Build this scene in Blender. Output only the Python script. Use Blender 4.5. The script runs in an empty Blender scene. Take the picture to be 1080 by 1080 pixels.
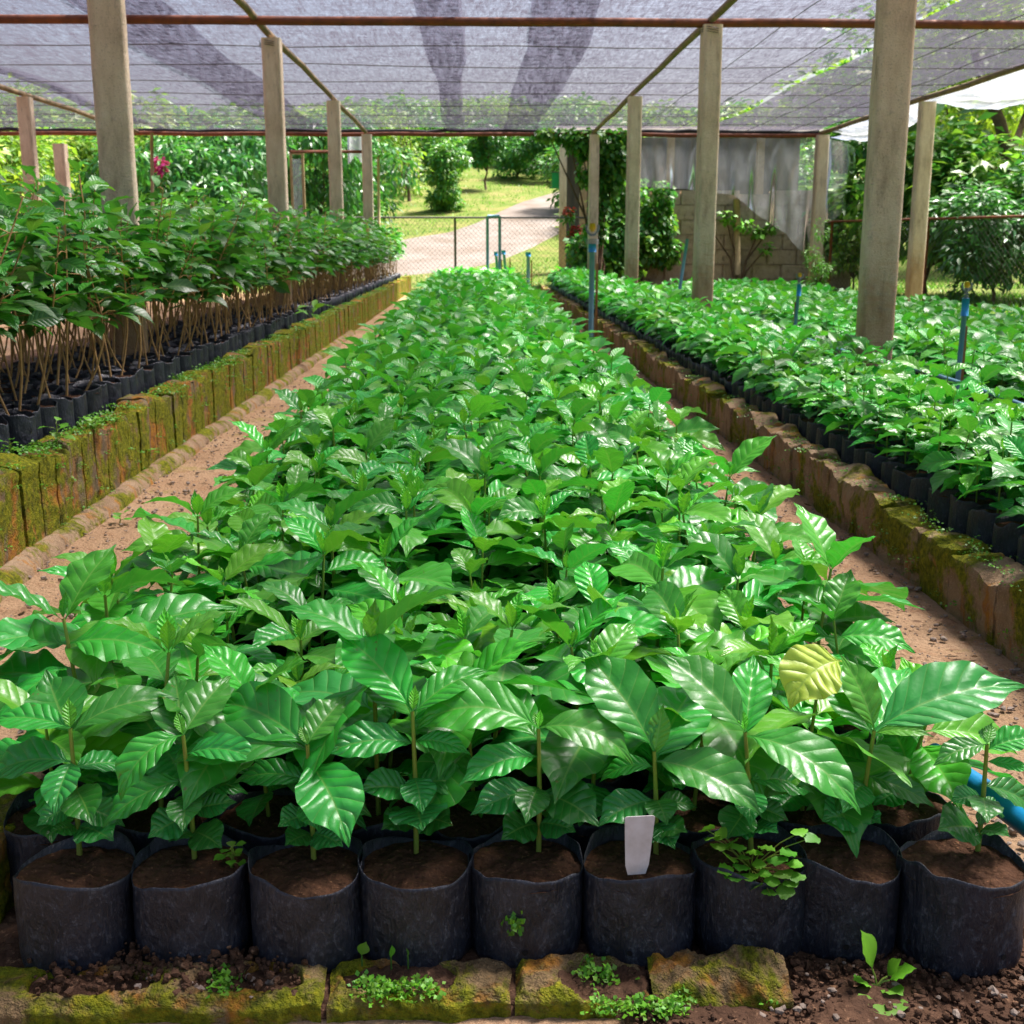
import bpy, math
import numpy as np
from mathutils import Vector, Matrix
R = math.radians
PI = math.pi
scene = bpy.context.scene
col = scene.collection

# ------------------------------------------------------------------ camera
CAM_Z = 0.65
F_PX = 1250.0
PITCH = math.atan(282 / 1250)
YAW = math.atan(38 * math.cos(PITCH) / 1250)
FW = np.array([math.sin(YAW) * math.cos(PITCH), math.cos(YAW) * math.cos(PITCH), -math.sin(PITCH)])
RT = np.array([math.cos(YAW), -math.sin(YAW), 0.0])
UP = np.cross(RT, FW)
CAM = np.array([0.0, 0.0, CAM_Z])
cd = bpy.data.cameras.new('Camera')
cam = bpy.data.objects.new('Camera', cd)
col.objects.link(cam)
cd.sensor_width = 36
cd.sensor_fit = 'HORIZONTAL'
cd.lens = 36 * F_PX / 1080
cd.clip_start = 0.05
cd.clip_end = 500
M = Matrix(((RT[0], UP[0], -FW[0], CAM[0]), (RT[1], UP[1], -FW[1], CAM[1]), (RT[2], UP[2], -FW[2], CAM[2]), (0, 0, 0, 1)))
cam.matrix_world = M
cd.dof.use_dof = True
cd.dof.focus_distance = 1.35
cd.dof.aperture_fstop = 20.0
scene.camera = cam


def sight(px, py):
    return FW + RT * (px - 540) / F_PX + UP * (540 - py) / F_PX


def at_depth(px, py, zc):            # point at camera depth zc
    return CAM + sight(px, py) * zc


def at_y(px, py, Y):
    d = sight(px, py)
    return CAM + d * (Y / d[1])


def at_z(px, py, z):
    d = sight(px, py)
    return CAM + d * ((z - CAM_Z) / d[2])


# ------------------------------------------------------------------ noise
def _hash(ix, iy, iz):
    h = (ix * 374761393 + iy * 668265263 + iz * 2147483647 + 1274126177) & 0xFFFFFFFF
    h = ((h ^ (h >> 13)) * 1274126177) & 0xFFFFFFFF
    h = h ^ (h >> 16)
    return (h & 0xFFFFFF) / float(0xFFFFFF)


def vnoise(P):
    P = np.asarray(P, float)
    I = np.floor(P).astype(np.int64)
    f = P - I
    f = f * f * (3 - 2 * f)
    out = 0
    for dx in (0, 1):
        for dy in (0, 1):
            for dz in (0, 1):
                w = (f[..., 0] if dx else 1 - f[..., 0]) * (f[..., 1] if dy else 1 - f[..., 1]) * (f[..., 2] if dz else 1 - f[..., 2])
                out = out + w * _hash(I[..., 0] + dx, I[..., 1] + dy, I[..., 2] + dz)
    return out * 2 - 1


def fbm(P, o=4):
    a, s, t = 1.0, 1.0, 0
    for k in range(o):
        t = t + a * vnoise(np.asarray(P) * s + 17.3 * k)
        a *= 0.5
        s *= 2.03
    return t / 1.9


def sstep(a, b, x):
    t = np.clip((x - a) / (b - a), 0, 1)
    return t * t * (3 - 2 * t)


# ------------------------------------------------------------------ mesh building
class Acc:
    """collects vertices, faces, uv, colour for one mesh"""
    def __init__(s):
        s.V, s.F, s.U, s.C, s.M, s.n = [], [], [], [], [], 0

    def add(s, V, F, U=None, C=None, mat=0):
        V = np.asarray(V, float).reshape(-1, 3)
        n = len(V)
        s.V.append(V)
        F = np.asarray(F, np.int64)
        s.F.append(F + s.n)
        s.M.append(np.full(len(F), mat, np.int32))
        s.U.append(np.zeros((n, 2)) if U is None else np.asarray(U, float).reshape(-1, 2))
        if C is None:
            C = np.array([0.5, 0.5, 0, 1.0])
        C = np.asarray(C, float)
        s.C.append(np.tile(C, (n, 1)) if C.ndim == 1 else C)
        s.n += n
        return s

    def join(s, o, rot=0.0, sc=1.0, loc=(0, 0, 0), cshift=0.0):
        c, sn = math.cos(rot), math.sin(rot)
        Rm = np.array([[c, -sn, 0], [sn, c, 0], [0, 0, 1]])
        off = s.n
        for V, F, U, C, Mt in zip(o.V, o.F, o.U, o.C, o.M):
            s.V.append((V * sc) @ Rm.T + np.asarray(loc))
            s.F.append(F + off)
            s.U.append(U)
            s.C.append(C if not cshift else np.clip(C + np.array([cshift, 0, 0, 0]), 0, 1))
            s.M.append(Mt)
        s.n += o.n
        return s

    def mesh(s, name, mats, smooth=True):
        me = bpy.data.meshes.new(name)
        V = np.concatenate(s.V)
        sizes = np.concatenate([np.full(len(F), F.shape[1], np.int64) for F in s.F])
        L = np.concatenate([F.ravel() for F in s.F])
        me.vertices.add(len(V))
        me.vertices.foreach_set('co', V.astype(np.float32).ravel())
        me.loops.add(len(L))
        me.loops.foreach_set('vertex_index', L.astype(np.int32))
        me.polygons.add(len(sizes))
        st = np.concatenate([[0], np.cumsum(sizes)[:-1]])
        me.polygons.foreach_set('loop_start', st.astype(np.int32))
        me.polygons.foreach_set('loop_total', sizes.astype(np.int32))
        me.polygons.foreach_set('material_index', np.concatenate(s.M))
        me.polygons.foreach_set('use_smooth', np.full(len(sizes), smooth, bool))
        uv = me.uv_layers.new(name='UVMap')
        U = np.concatenate(s.U)
        uv.data.foreach_set('uv', U[L].astype(np.float32).ravel())
        ca = me.color_attributes.new('col', 'FLOAT_COLOR', 'POINT')
        ca.data.foreach_set('color', np.concatenate(s.C).astype(np.float32).ravel())
        me.update(calc_edges=True)
        for m in (mats if isinstance(mats, (list, tuple)) else [mats]):
            me.materials.append(m)
        return me


def link(name, data, parent=None, loc=None, rz=None):
    o = bpy.data.objects.new(name, data)
    col.objects.link(o)
    if parent is not None:
        o.parent = parent
    if loc is not None:
        o.location = loc
    if rz is not None:
        o.rotation_euler = (0, 0, rz)
    return o


def tag(o, label=None, cat=None, group=None, kind=None):
    if label: o['label'] = label
    if cat: o['category'] = cat
    if group: o['group'] = group
    if kind: o['kind'] = kind
    return o


def empty(name, loc, label, cat, group=None, rz=0.0):
    o = link(name, None, loc=tuple(loc), rz=rz)
    o.empty_display_size = 0.05
    return tag(o, label, cat, group)


def grid_faces(nu, nv, wrap=False):
    """grid of (nu+1) x (nv+1) verts, or (nu+1) x nv when wrapped in v"""
    w = nv if wrap else nv + 1
    i, j = np.meshgrid(np.arange(nu), np.arange(nv), indexing='ij')
    i, j = i.ravel(), j.ravel()
    j2 = (j + 1) % w if wrap else j + 1
    return np.stack([i * w + j, (i + 1) * w + j, (i + 1) * w + j2, i * w + j2], 1)


def tube(P, r, sides=6, caps=True):
    P = np.asarray(P, float)
    n = len(P)
    r = np.full(n, r) if np.isscalar(r) else np.asarray(r, float)
    T = np.gradient(P, axis=0)
    T /= np.linalg.norm(T, axis=1)[:, None] + 1e-12
    ref = np.array([0.0, 0, 1]) if abs(T[0, 2]) < 0.9 else np.array([1.0, 0, 0])
    A = np.cross(T, ref)
    A /= np.linalg.norm(A, axis=1)[:, None] + 1e-12
    B = np.cross(T, A)
    a = np.linspace(0, 2 * PI, sides, endpoint=False)
    V = P[:, None] + r[:, None, None] * (A[:, None] * np.cos(a)[None, :, None] + B[:, None] * np.sin(a)[None, :, None])
    V = V.reshape(-1, 3)
    F = grid_faces(n - 1, sides, True)
    if caps:
        m = len(V)
        V = np.concatenate([V, P[:1], P[-1:]])
        k = np.arange(sides)
        k2 = (k + 1) % sides
        o = (n - 1) * sides
        F = np.concatenate([F, np.stack([k2, k, np.full(sides, m), np.full(sides, m)], 1)[:, [0, 1, 2, 2]][:, :4],
                            np.stack([o + k, o + k2, np.full(sides, m + 1), np.full(sides, m + 1)], 1)])
        # degenerate quads -> fold to tris
        tri = F[-2 * sides:][:, :3]
        F = F[:-2 * sides]
        return V, F, tri
    return V, F, None


def add_tube(acc, P, r, sides=6, C=None, mat=0, caps=True):
    V, F, T = tube(P, r, sides, caps)
    if T is None:
        acc.add(V, F, C=C, mat=mat)
    else:
        n0 = acc.n
        acc.add(V, F, C=C, mat=mat)
        acc.F.append(T + n0)
        acc.M.append(np.full(len(T), mat, np.int32))
        acc.V.append(np.zeros((0, 3))); acc.U.append(np.zeros((0, 2))); acc.C.append(np.zeros((0, 4)))
    return acc


# join() walks lists in step: keep V/F/U/C/M lists equally long (see add_tube)

def add_box(acc, c, s, rot=None, mat=0, bev=0.0, C=None):
    """box by centre and size; bevelled vertical edges when bev > 0 (an eight-sided column)"""
    hx, hy, hz = s[0] / 2, s[1] / 2, s[2] / 2
    if bev > 0:
        b = bev
        prof = [(-hx + b, -hy), (hx - b, -hy), (hx, -hy + b), (hx, hy - b), (hx - b, hy), (-hx + b, hy), (-hx, hy - b), (-hx, -hy + b)]
    else:
        prof = [(-hx, -hy), (hx, -hy), (hx, hy), (-hx, hy)]
    n = len(prof)
    V = np.array([(x, y, z) for z in (-hz, hz) for x, y in prof])
    if rot is not None:
        V = V @ np.asarray(rot).T
    V = V + np.asarray(c, float)
    k = np.arange(n)
    F = np.stack([k, (k + 1) % n, (k + 1) % n + n, k + n], 1)
    n0 = acc.n
    acc.add(V, F, C=C, mat=mat)
    cap = np.stack([np.arange(n)[::-1], np.arange(n) + n])
    acc.F.append(cap + n0); acc.M.append(np.full(2, mat, np.int32))
    acc.V.append(np.zeros((0, 3))); acc.U.append(np.zeros((0, 2))); acc.C.append(np.zeros((0, 4)))
    return acc


# ------------------------------------------------------------------ materials
def mat(name):
    m = bpy.data.materials.new(name)
    m.use_nodes = True
    nt = m.node_tree
    nt.nodes.clear()
    out = nt.nodes.new('ShaderNodeOutputMaterial')
    return m, nt, out


class N:
    def __init__(s, nt): s.nt = nt
    def __call__(s, typ, **kw):
        n = s.nt.nodes.new('ShaderNode' + typ)
        for k, v in kw.items():
            if k.startswith('i_'):
                key = k[2:].replace('_', ' ')
                n.inputs[key].default_value = v
            else:
                setattr(n, k, v)
        return n
    def l(s, a, b): s.nt.links.new(a, b)
    def coord(s, scale=(1, 1, 1), kind='Object', rot=(0, 0, 0)):
        tc = s('TexCoord')
        mp = s('Mapping')
        mp.inputs['Scale'].default_value = scale
        mp.inputs['Rotation'].default_value = rot
        s.l(tc.outputs[kind], mp.inputs['Vector'])
        return mp.outputs['Vector']
    def noise(s, vec, scale, detail=4, rough=0.55, dist=0.0):
        n = s('TexNoise')
        n.inputs['Scale'].default_value = scale
        n.inputs['Detail'].default_value = detail
        n.inputs['Roughness'].default_value = rough
        n.inputs['Distortion'].default_value = dist
        if vec is not None: s.l(vec, n.inputs['Vector'])
        return n.outputs['Fac']
    def ramp(s, fac, stops, interp='LINEAR'):
        r = s('ValToRGB')
        r.color_ramp.interpolation = interp
        e = r.color_ramp.elements
        while len(e) < len(stops): e.new(0.5)
        for k, (p, c) in enumerate(stops):
            e[k].position = p
            e[k].color = (*c, 1) if len(c) == 3 else c
        s.l(fac, r.inputs['Fac'])
        return r.outputs['Color']
    def fr(s, fac, a, b, lo=0.0, hi=1.0):
        m = s('MapRange')
        m.interpolation_type = 'SMOOTHSTEP'
        m.inputs['From Min'].default_value = a
        m.inputs['From Max'].default_value = b
        m.inputs['To Min'].default_value = lo
        m.inputs['To Max'].default_value = hi
        s.l(fac, m.inputs['Value'])
        return m.outputs['Result']
    def mix(s, fac, a, b, blend='MIX'):
        m = s('Mix', data_type='RGBA', blend_type=blend)
        for k, v in ((0, fac), (6, a), (7, b)):
            if isinstance(v, (int, float)): m.inputs[k].default_value = v
            elif isinstance(v, tuple): m.inputs[k].default_value = (*v, 1) if len(v) == 3 else v
            else: s.l(v, m.inputs[k])
        return m.outputs[2]
    def math(s, op, a, b=None, c=None):
        m = s('Math', operation=op)
        for k, v in enumerate((a, b, c)):
            if v is None: continue
            if isinstance(v, (int, float)): m.inputs[k].default_value = v
            else: s.l(v, m.inputs[k])
        return m.outputs[0]
    def bump(s, h, strength=0.5, dist=0.01, normal=None):
        b = s('Bump')
        b.inputs['Strength'].default_value = strength
        b.inputs['Distance'].default_value = dist
        s.l(h, b.inputs['Height'])
        if normal is not None: s.l(normal, b.inputs['Normal'])
        return b.outputs['Normal']
    def bsdf(s, colr, rough=0.6, spec=0.5, normal=None, **kw):
        p = s('BsdfPrincipled')
        for key, v in (('Base Color', colr), ('Roughness', rough), ('Specular IOR Level', spec)):
            if isinstance(v, (int, float)): p.inputs[key].default_value = v
            elif isinstance(v, tuple): p.inputs[key].default_value = (*v, 1)
            else: s.l(v, p.inputs[key])
        if normal is not None: s.l(normal, p.inputs['Normal'])
        for k, v in kw.items(): p.inputs[k.replace('_', ' ')].default_value = v
        return p.outputs[0]


def simple(name, c1, c2=None, scale=8, rough=0.6, bump=0.0, bscale=60, spec=0.4, dist=0.003, detail=5):
    m, nt, out = mat(name)
    n = N(nt)
    v = n.coord()
    c2 = c2 or tuple(x * 0.75 for x in c1)
    f = n.noise(v, scale, detail, 0.6)
    c = n.ramp(f, [(0.35, c1), (0.68, c2)])
    nm = n.bump(n.noise(v, bscale, 4, 0.6), bump, dist) if bump else None
    nt.links.new(n.bsdf(c, rough, spec, nm), out.inputs[0])
    return m


def leaf_material(name, old, mid, young, under, rough=0.3, trans=0.25, veins=True, bumpy=0.0, nveins=8):
    m, nt, out = mat(name)
    n = N(nt)
    at = n('Attribute', attribute_name='col')
    sep = n('SeparateColor')
    n.l(at.outputs['Color'], sep.inputs[0])
    age, rnd = sep.outputs[0], sep.outputs[1]
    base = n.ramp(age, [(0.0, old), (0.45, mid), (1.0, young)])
    v = n.coord(kind='Object')
    blot = n.noise(v, 25, 3)
    base = n.mix(n.fr(blot, 0.4, 0.7, 0, 0.35), base, n.mix(1.0, base, (0.7, 0.75, 0.6), 'MULTIPLY'))
    hs = n('HueSaturation')
    n.l(base, hs.inputs['Color'])
    n.l(n.fr(rnd, 0, 1, 0.493, 0.512), hs.inputs['Hue'])
    n.l(n.fr(rnd, 0, 1, 0.7, 1.25), hs.inputs['Value'])
    base = hs.outputs[0]
    nrm = None
    if veins:
        uv = n('UVMap', uv_map='UVMap')
        sx = n('SeparateXYZ')
        n.l(uv.outputs[0], sx.inputs[0])
        u, w = sx.outputs[0], sx.outputs[1]
        av = n.math('ABSOLUTE', w)
        ph = n.math('SUBTRACT', n.math('MULTIPLY', u, float(nveins)), n.math('MULTIPLY', av, 1.5))
        fr = n.math('FRACT', ph)
        dv = n.math('MINIMUM', fr, n.math('SUBTRACT', 1.0, fr))
        side = n.fr(dv, 0.0, 0.09, 0.55, 0.0)
        midr = n.fr(av, 0.015, 0.06, 1.0, 0.0)
        vm = n.math('MAXIMUM', side, midr)
        rdg = n.math('POWER', n.math('ABSOLUTE', n.math('SINE', n.math('MULTIPLY', ph, PI))), 0.7)
        rdg = n.math('MULTIPLY', rdg, n.math('MINIMUM', n.math('MULTIPLY', av, 4.0), 1.0))
        rdg = n.math('MULTIPLY', rdg, n.fr(rnd, 0.0, 1.0, 0.25, 1.0))
        nrm = n.bump(n.math('ADD', rdg, n.math('MULTIPLY', n.noise(v, 60, 3), 0.5)), 0.65, 0.0026)
        base = n.mix(n.math('MULTIPLY', vm, 0.55), base, n.mix(0.6, base, (0.30, 0.48, 0.10)))
    geo = n('NewGeometry')
    colr = n.mix(geo.outputs['Backfacing'], base, under if isinstance(under, tuple) else base)
    rg = n.fr(blot, 0.3, 0.7, rough, rough + 0.12)
    if veins:
        spt = n.noise(v, 140, 2, 0.5)
        pat = n.noise(v, 9, 3, 0.6)
        colr = n.mix(n.math('MULTIPLY', n.fr(spt, 0.66, 0.72, 0, 0.8), n.fr(pat, 0.5, 0.6)), colr, (0.16, 0.09, 0.03))
        dust = n.math('MULTIPLY', n.fr(n.noise(v, 75, 5, 0.8), 0.5, 0.7, 0, 0.13), n.fr(pat, 0.42, 0.6))
        colr = n.mix(dust, colr, (0.30, 0.30, 0.20))
        rg = n.math('ADD', rg, dust)
    p = n.bsdf(colr, rg, 0.6, nrm)
    tr = n('BsdfTranslucent')
    n.l(n.mix(1.0, base, (1.0, 1.0, 0.35), 'MULTIPLY'), tr.inputs[0])
    # a leaf passes more light than it scatters back: brighten the transmitted tint
    g = n('Gamma'); g.inputs[1].default_value = 0.75
    n.l(n.mix(1.0, base, (0.75, 1.0, 0.35), 'MULTIPLY'), g.inputs[0])
    n.l(g.outputs[0], tr.inputs[0])
    mx = n('MixShader')
    mx.inputs[0].default_value = trans
    n.l(p, mx.inputs[1]); n.l(tr.outputs[0], mx.inputs[2])
    n.l(mx.outputs[0], out.inputs[0])
    return m


MT = {}
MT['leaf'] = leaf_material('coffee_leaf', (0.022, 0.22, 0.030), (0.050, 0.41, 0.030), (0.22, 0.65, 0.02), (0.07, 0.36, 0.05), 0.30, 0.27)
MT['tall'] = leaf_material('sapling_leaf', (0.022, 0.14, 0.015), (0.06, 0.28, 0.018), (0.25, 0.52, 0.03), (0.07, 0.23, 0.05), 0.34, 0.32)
MT['bush'] = leaf_material('bush_leaf', (0.022, 0.12, 0.035), (0.07, 0.26, 0.03), (0.28, 0.46, 0.03), (0.10, 0.24, 0.04), 0.35, 0.34, veins=False)
MT['tree'] = leaf_material('tree_leaf', (0.04, 0.13, 0.018), (0.13, 0.28, 0.02), (0.38, 0.46, 0.03), (0.14, 0.26, 0.04), 0.45, 0.4, veins=False)
MT['moss_leaf'] = leaf_material('weed_leaf', (0.04, 0.16, 0.012), (0.09, 0.30, 0.015), (0.20, 0.46, 0.02), (0.08, 0.2, 0.03), 0.45, 0.3, veins=False)
MT['red_leaf'] = leaf_material('red_petal', (0.20, 0.016, 0.012), (0.42, 0.03, 0.02), (0.6, 0.08, 0.05), (0.4, 0.03, 0.03), 0.5, 0.3, veins=False)
MT['pink'] = leaf_material('pink_petal', (0.55, 0.02, 0.22), (0.7, 0.04, 0.32), (0.8, 0.12, 0.4), (0.6, 0.05, 0.3), 0.5, 0.3, veins=False)
MT['yellow'] = leaf_material('yellow_leaf', (0.32, 0.42, 0.03), (0.46, 0.56, 0.06), (0.55, 0.62, 0.08), (0.45, 0.52, 0.08), 0.4, 0.35)
MT['stem_green'] = simple('green_stem', (0.16, 0.30, 0.03), (0.22, 0.24, 0.04), 40, 0.5)
MT['stem_brown'] = simple('brown_stem', (0.50, 0.31, 0.12), (0.34, 0.19, 0.07), 30, 0.7, 0.4, 200)
MT['bark'] = simple('bark', (0.16, 0.105, 0.065), (0.07, 0.05, 0.035), 12, 0.9, 0.8, 40, 0.2, 0.02)


def soil_mat(name, c1, c2, c3, s=1.0):
    m, nt, out = mat(name)
    n = N(nt)
    v = n.coord()
    a = n.noise(v, 18 * s, 6, 0.7)
    b = n.noise(v, 190 * s, 3, 0.7)
    c = n.ramp(a, [(0.3, c1), (0.55, c2), (0.75, c3)])
    c = n.mix(n.fr(b, 0.58, 0.72, 0, 0.7), c, tuple(min(1, x * 2.2) for x in c3))
    c = n.mix(n.fr(b, 0.42, 0.3, 0, 0.7), c, tuple(x * 0.4 for x in c1))
    vo = n('TexVoronoi'); vo.inputs['Scale'].default_value = 130 * s
    n.l(v, vo.inputs['Vector'])
    h = n.math('ADD', n.math('MULTIPLY', b, 0.7), n.math('MULTIPLY', vo.outputs['Distance'], -0.8))
    nm = n.bump(n.math('ADD', h, n.math('MULTIPLY', a, 0.8)), 0.9, 0.006)
    nt.links.new(n.bsdf(c, 0.9, 0.15, nm), out.inputs[0])
    return m


MT['soil'] = soil_mat('potting_soil', (0.045, 0.022, 0.012), (0.085, 0.04, 0.02), (0.13, 0.065, 0.032))
MT['dirt'] = soil_mat('bed_soil', (0.05, 0.027, 0.016), (0.085, 0.045, 0.026), (0.14, 0.08, 0.045), 0.6)


def bag_mat():
    m, nt, out = mat('black_plastic')
    n = N(nt)
    v = n.coord()
    big = n.noise(v, 22, 4, 0.6)
    vs = n.coord((1, 1, 0.6))
    sp = n.noise(vs, 190, 5, 0.85)
    c = n.ramp(big, [(0.3, (0.007, 0.009, 0.015)), (0.7, (0.017, 0.022, 0.036))])
    c = n.mix(n.fr(sp, 0.53, 0.64, 0, 0.45), c, (0.12, 0.13, 0.155))
    sx = n('SeparateXYZ'); n.l(v, sx.inputs[0])
    dust = n.math('MULTIPLY', n.fr(n.noise(v, 35, 5, 0.7), 0.55, 0.72, 0, 0.35), n.fr(sx.outputs[2], 0.0, 0.03, 1.0, 0.35))
    c = n.mix(dust, c, (0.10, 0.075, 0.06))
    wr = n.noise(n.coord((1, 1, 0.35)), 45, 4, 0.6, 0.6)
    nm = n.bump(n.math('ADD', wr, n.math('MULTIPLY', sp, 0.25)), 0.8, 0.008)
    rg = n.fr(sp, 0.4, 0.7, 0.3, 0.6)
    nt.links.new(n.bsdf(c, rg, 0.5, nm), out.inputs[0])
    return m


MT['bag'] = bag_mat()
MT['hole'] = simple('hole_dark', (0.004, 0.003, 0.003), None, 8, 0.9)


def wall_mat(name, conc, conc2, moss_amt, orange_amt):
    m, nt, out = mat(name)
    n = N(nt)
    v = n.coord()
    a = n.noise(v, 9, 6, 0.65)
    b = n.noise(v, 55, 5, 0.7)
    f = n.noise(v, 240, 3, 0.7)
    c = n.ramp(a, [(0.3, conc2), (0.65, conc)])
    c = n.mix(n.fr(f, 0.55, 0.72, 0, 0.5), c, tuple(min(1, x * 1.9) for x in conc))
    st = n.noise(n.coord((1, 1, 0.25)), 14, 5, 0.65, 0.5)
    om = n.math('MULTIPLY', n.fr(st, 0.62 - orange_amt, 0.76 - orange_amt, 0, 0.95), n.fr(b, 0.3, 0.55, 0.5, 1))
    c = n.mix(om, c, n.ramp(b, [(0.35, (0.26, 0.085, 0.012)), (0.7, (0.44, 0.22, 0.03))]))
    mo = n.noise(v, 6.5, 6, 0.7, 0.4)
    mm = n.fr(mo, 0.62 - moss_amt, 0.72 - moss_amt, 0, 1)
    mc = n.ramp(n.noise(v, 90, 4, 0.7), [(0.3, (0.05, 0.065, 0.008)), (0.5, (0.18, 0.20, 0.010)), (0.75, (0.38, 0.34, 0.018))])
    c = n.mix(mm, c, mc)
    dk = n.noise(n.coord((1, 1, 0.5)), 22, 5, 0.7)
    c = n.mix(n.fr(dk, 0.52, 0.72, 0, 0.6), c, (0.03, 0.026, 0.014))
    h = n.math('ADD', n.math('MULTIPLY', b, 1.2), n.math('ADD', f, n.math('MULTIPLY', n.math('MULTIPLY', mm, n.noise(v, 120, 4, 0.7)), 1.5)))
    nm = n.bump(h, 0.9, 0.006)
    nt.links.new(n.bsdf(c, 0.92, 0.15, nm), out.inputs[0])
    return m


MT['wall_l'] = wall_mat('mossy_block', (0.20, 0.16, 0.10), (0.10, 0.07, 0.04), 0.21, 0.21)
MT['wall_r'] = wall_mat('weathered_block', (0.36, 0.26, 0.16), (0.22, 0.14, 0.08), 0.15, 0.10)
MT['kerb'] = wall_mat('kerb_concrete', (0.26, 0.18, 0.09), (0.13, 0.085, 0.04), 0.19, 0.15)
MT['garden_wall'] = wall_mat('garden_wall_block', (0.50, 0.40, 0.30), (0.34, 0.26, 0.18), -0.02, 0.0)


def post_mat():
    m, nt, out = mat('cast_concrete_post')
    n = N(nt)
    v = n.coord()
    a = n.noise(n.coord((1, 1, 0.3)), 10, 5, 0.65)
    f = n.noise(v, 150, 4, 0.7)
    b = n.noise(n.coord((1, 1, 1.6)), 28, 4, 0.6)
    c = n.ramp(a, [(0.3, (0.36, 0.27, 0.20)), (0.48, (0.66, 0.53, 0.40)), (0.70, (0.82, 0.70, 0.56))])
    c = n.mix(n.fr(f, 0.56, 0.68, 0, 0.5), c, (0.16, 0.13, 0.10))
    c = n.mix(n.fr(n.noise(n.coord((1, 1, 0.12)), 26, 5, 0.75), 0.54, 0.68, 0, 0.5), c, (0.20, 0.17, 0.14))
    sx = n('SeparateXYZ'); n.l(v, sx.inputs[0])
    z = n.math('ADD', sx.outputs[2], n.math('MULTIPLY', b, 0.5))
    c = n.mix(n.fr(z, 1.05, 0.55, 0, 0.6), c, (0.44, 0.22, 0.09))
    c = n.mix(n.fr(b, 0.6, 0.75, 0, 0.35), c, (0.17, 0.16, 0.15))
    nm = n.bump(n.math('ADD', f, n.math('MULTIPLY', b, 1.0)), 0.9, 0.006)
    nt.links.new(n.bsdf(c, 0.9, 0.2, nm), out.inputs[0])
    return m


MT['post'] = post_mat()
MT['rust'] = simple('rusty_pipe', (0.22, 0.065, 0.025), (0.11, 0.035, 0.018), 14, 0.75, 0.5, 120)
MT['pipe_tan'] = simple('weathered_pipe', (0.26, 0.18, 0.09), (0.12, 0.085, 0.05), 9, 0.7, 0.5, 90)
MT['wire'] = simple('galvanised_wire', (0.13, 0.12, 0.11), (0.08, 0.065, 0.06), 20, 0.5)
MT['blue'] = simple('blue_pvc', (0.012, 0.22, 0.50), (0.015, 0.28, 0.58), 12, 0.35, 0.15, 60)
MT['blue_old'] = simple('faded_blue_pvc', (0.10, 0.27, 0.36), (0.17, 0.32, 0.38), 20, 0.5, 0.2, 60)
MT['grey_plastic'] = simple('grey_plastic', (0.20, 0.23, 0.27), None, 20, 0.5)
MT['yellow_plastic'] = simple('yellow_plastic', (0.75, 0.42, 0.02), (0.6, 0.33, 0.02), 20, 0.4)
MT['wood'] = simple('stake_wood', (0.42, 0.20, 0.07), (0.25, 0.12, 0.05), 25, 0.8, 0.4, 90)
MT['wood_pale'] = simple('pale_wood', (0.42, 0.32, 0.17), (0.30, 0.22, 0.11), 18, 0.8, 0.3, 70)
MT['tagm'] = simple('label_plastic', (0.58, 0.55, 0.54), (0.40, 0.36, 0.33), 45, 0.5, 0.1, 50, 0.4, 0.002)
MT['white_paint'] = simple('pale_plaster', (0.66, 0.62, 0.60), (0.52, 0.47, 0.44), 5, 0.8, 0.2, 40)
MT['green_sign'] = simple('green_sign_paint', (0.01, 0.34, 0.09), (0.012, 0.28, 0.08), 6, 0.5)
MT['bluecloth'] = simple('blue_cloth', (0.01, 0.16, 0.62), (0.01, 0.12, 0.5), 12, 0.8)
MT['stone'] = simple('pebble', (0.30, 0.24, 0.19), (0.16, 0.12, 0.09), 40, 0.85, 0.4, 150)
MT['litter'] = simple('dry_leaf', (0.22, 0.12, 0.05), (0.12, 0.06, 0.03), 40, 0.8, 0.3, 80)


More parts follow.
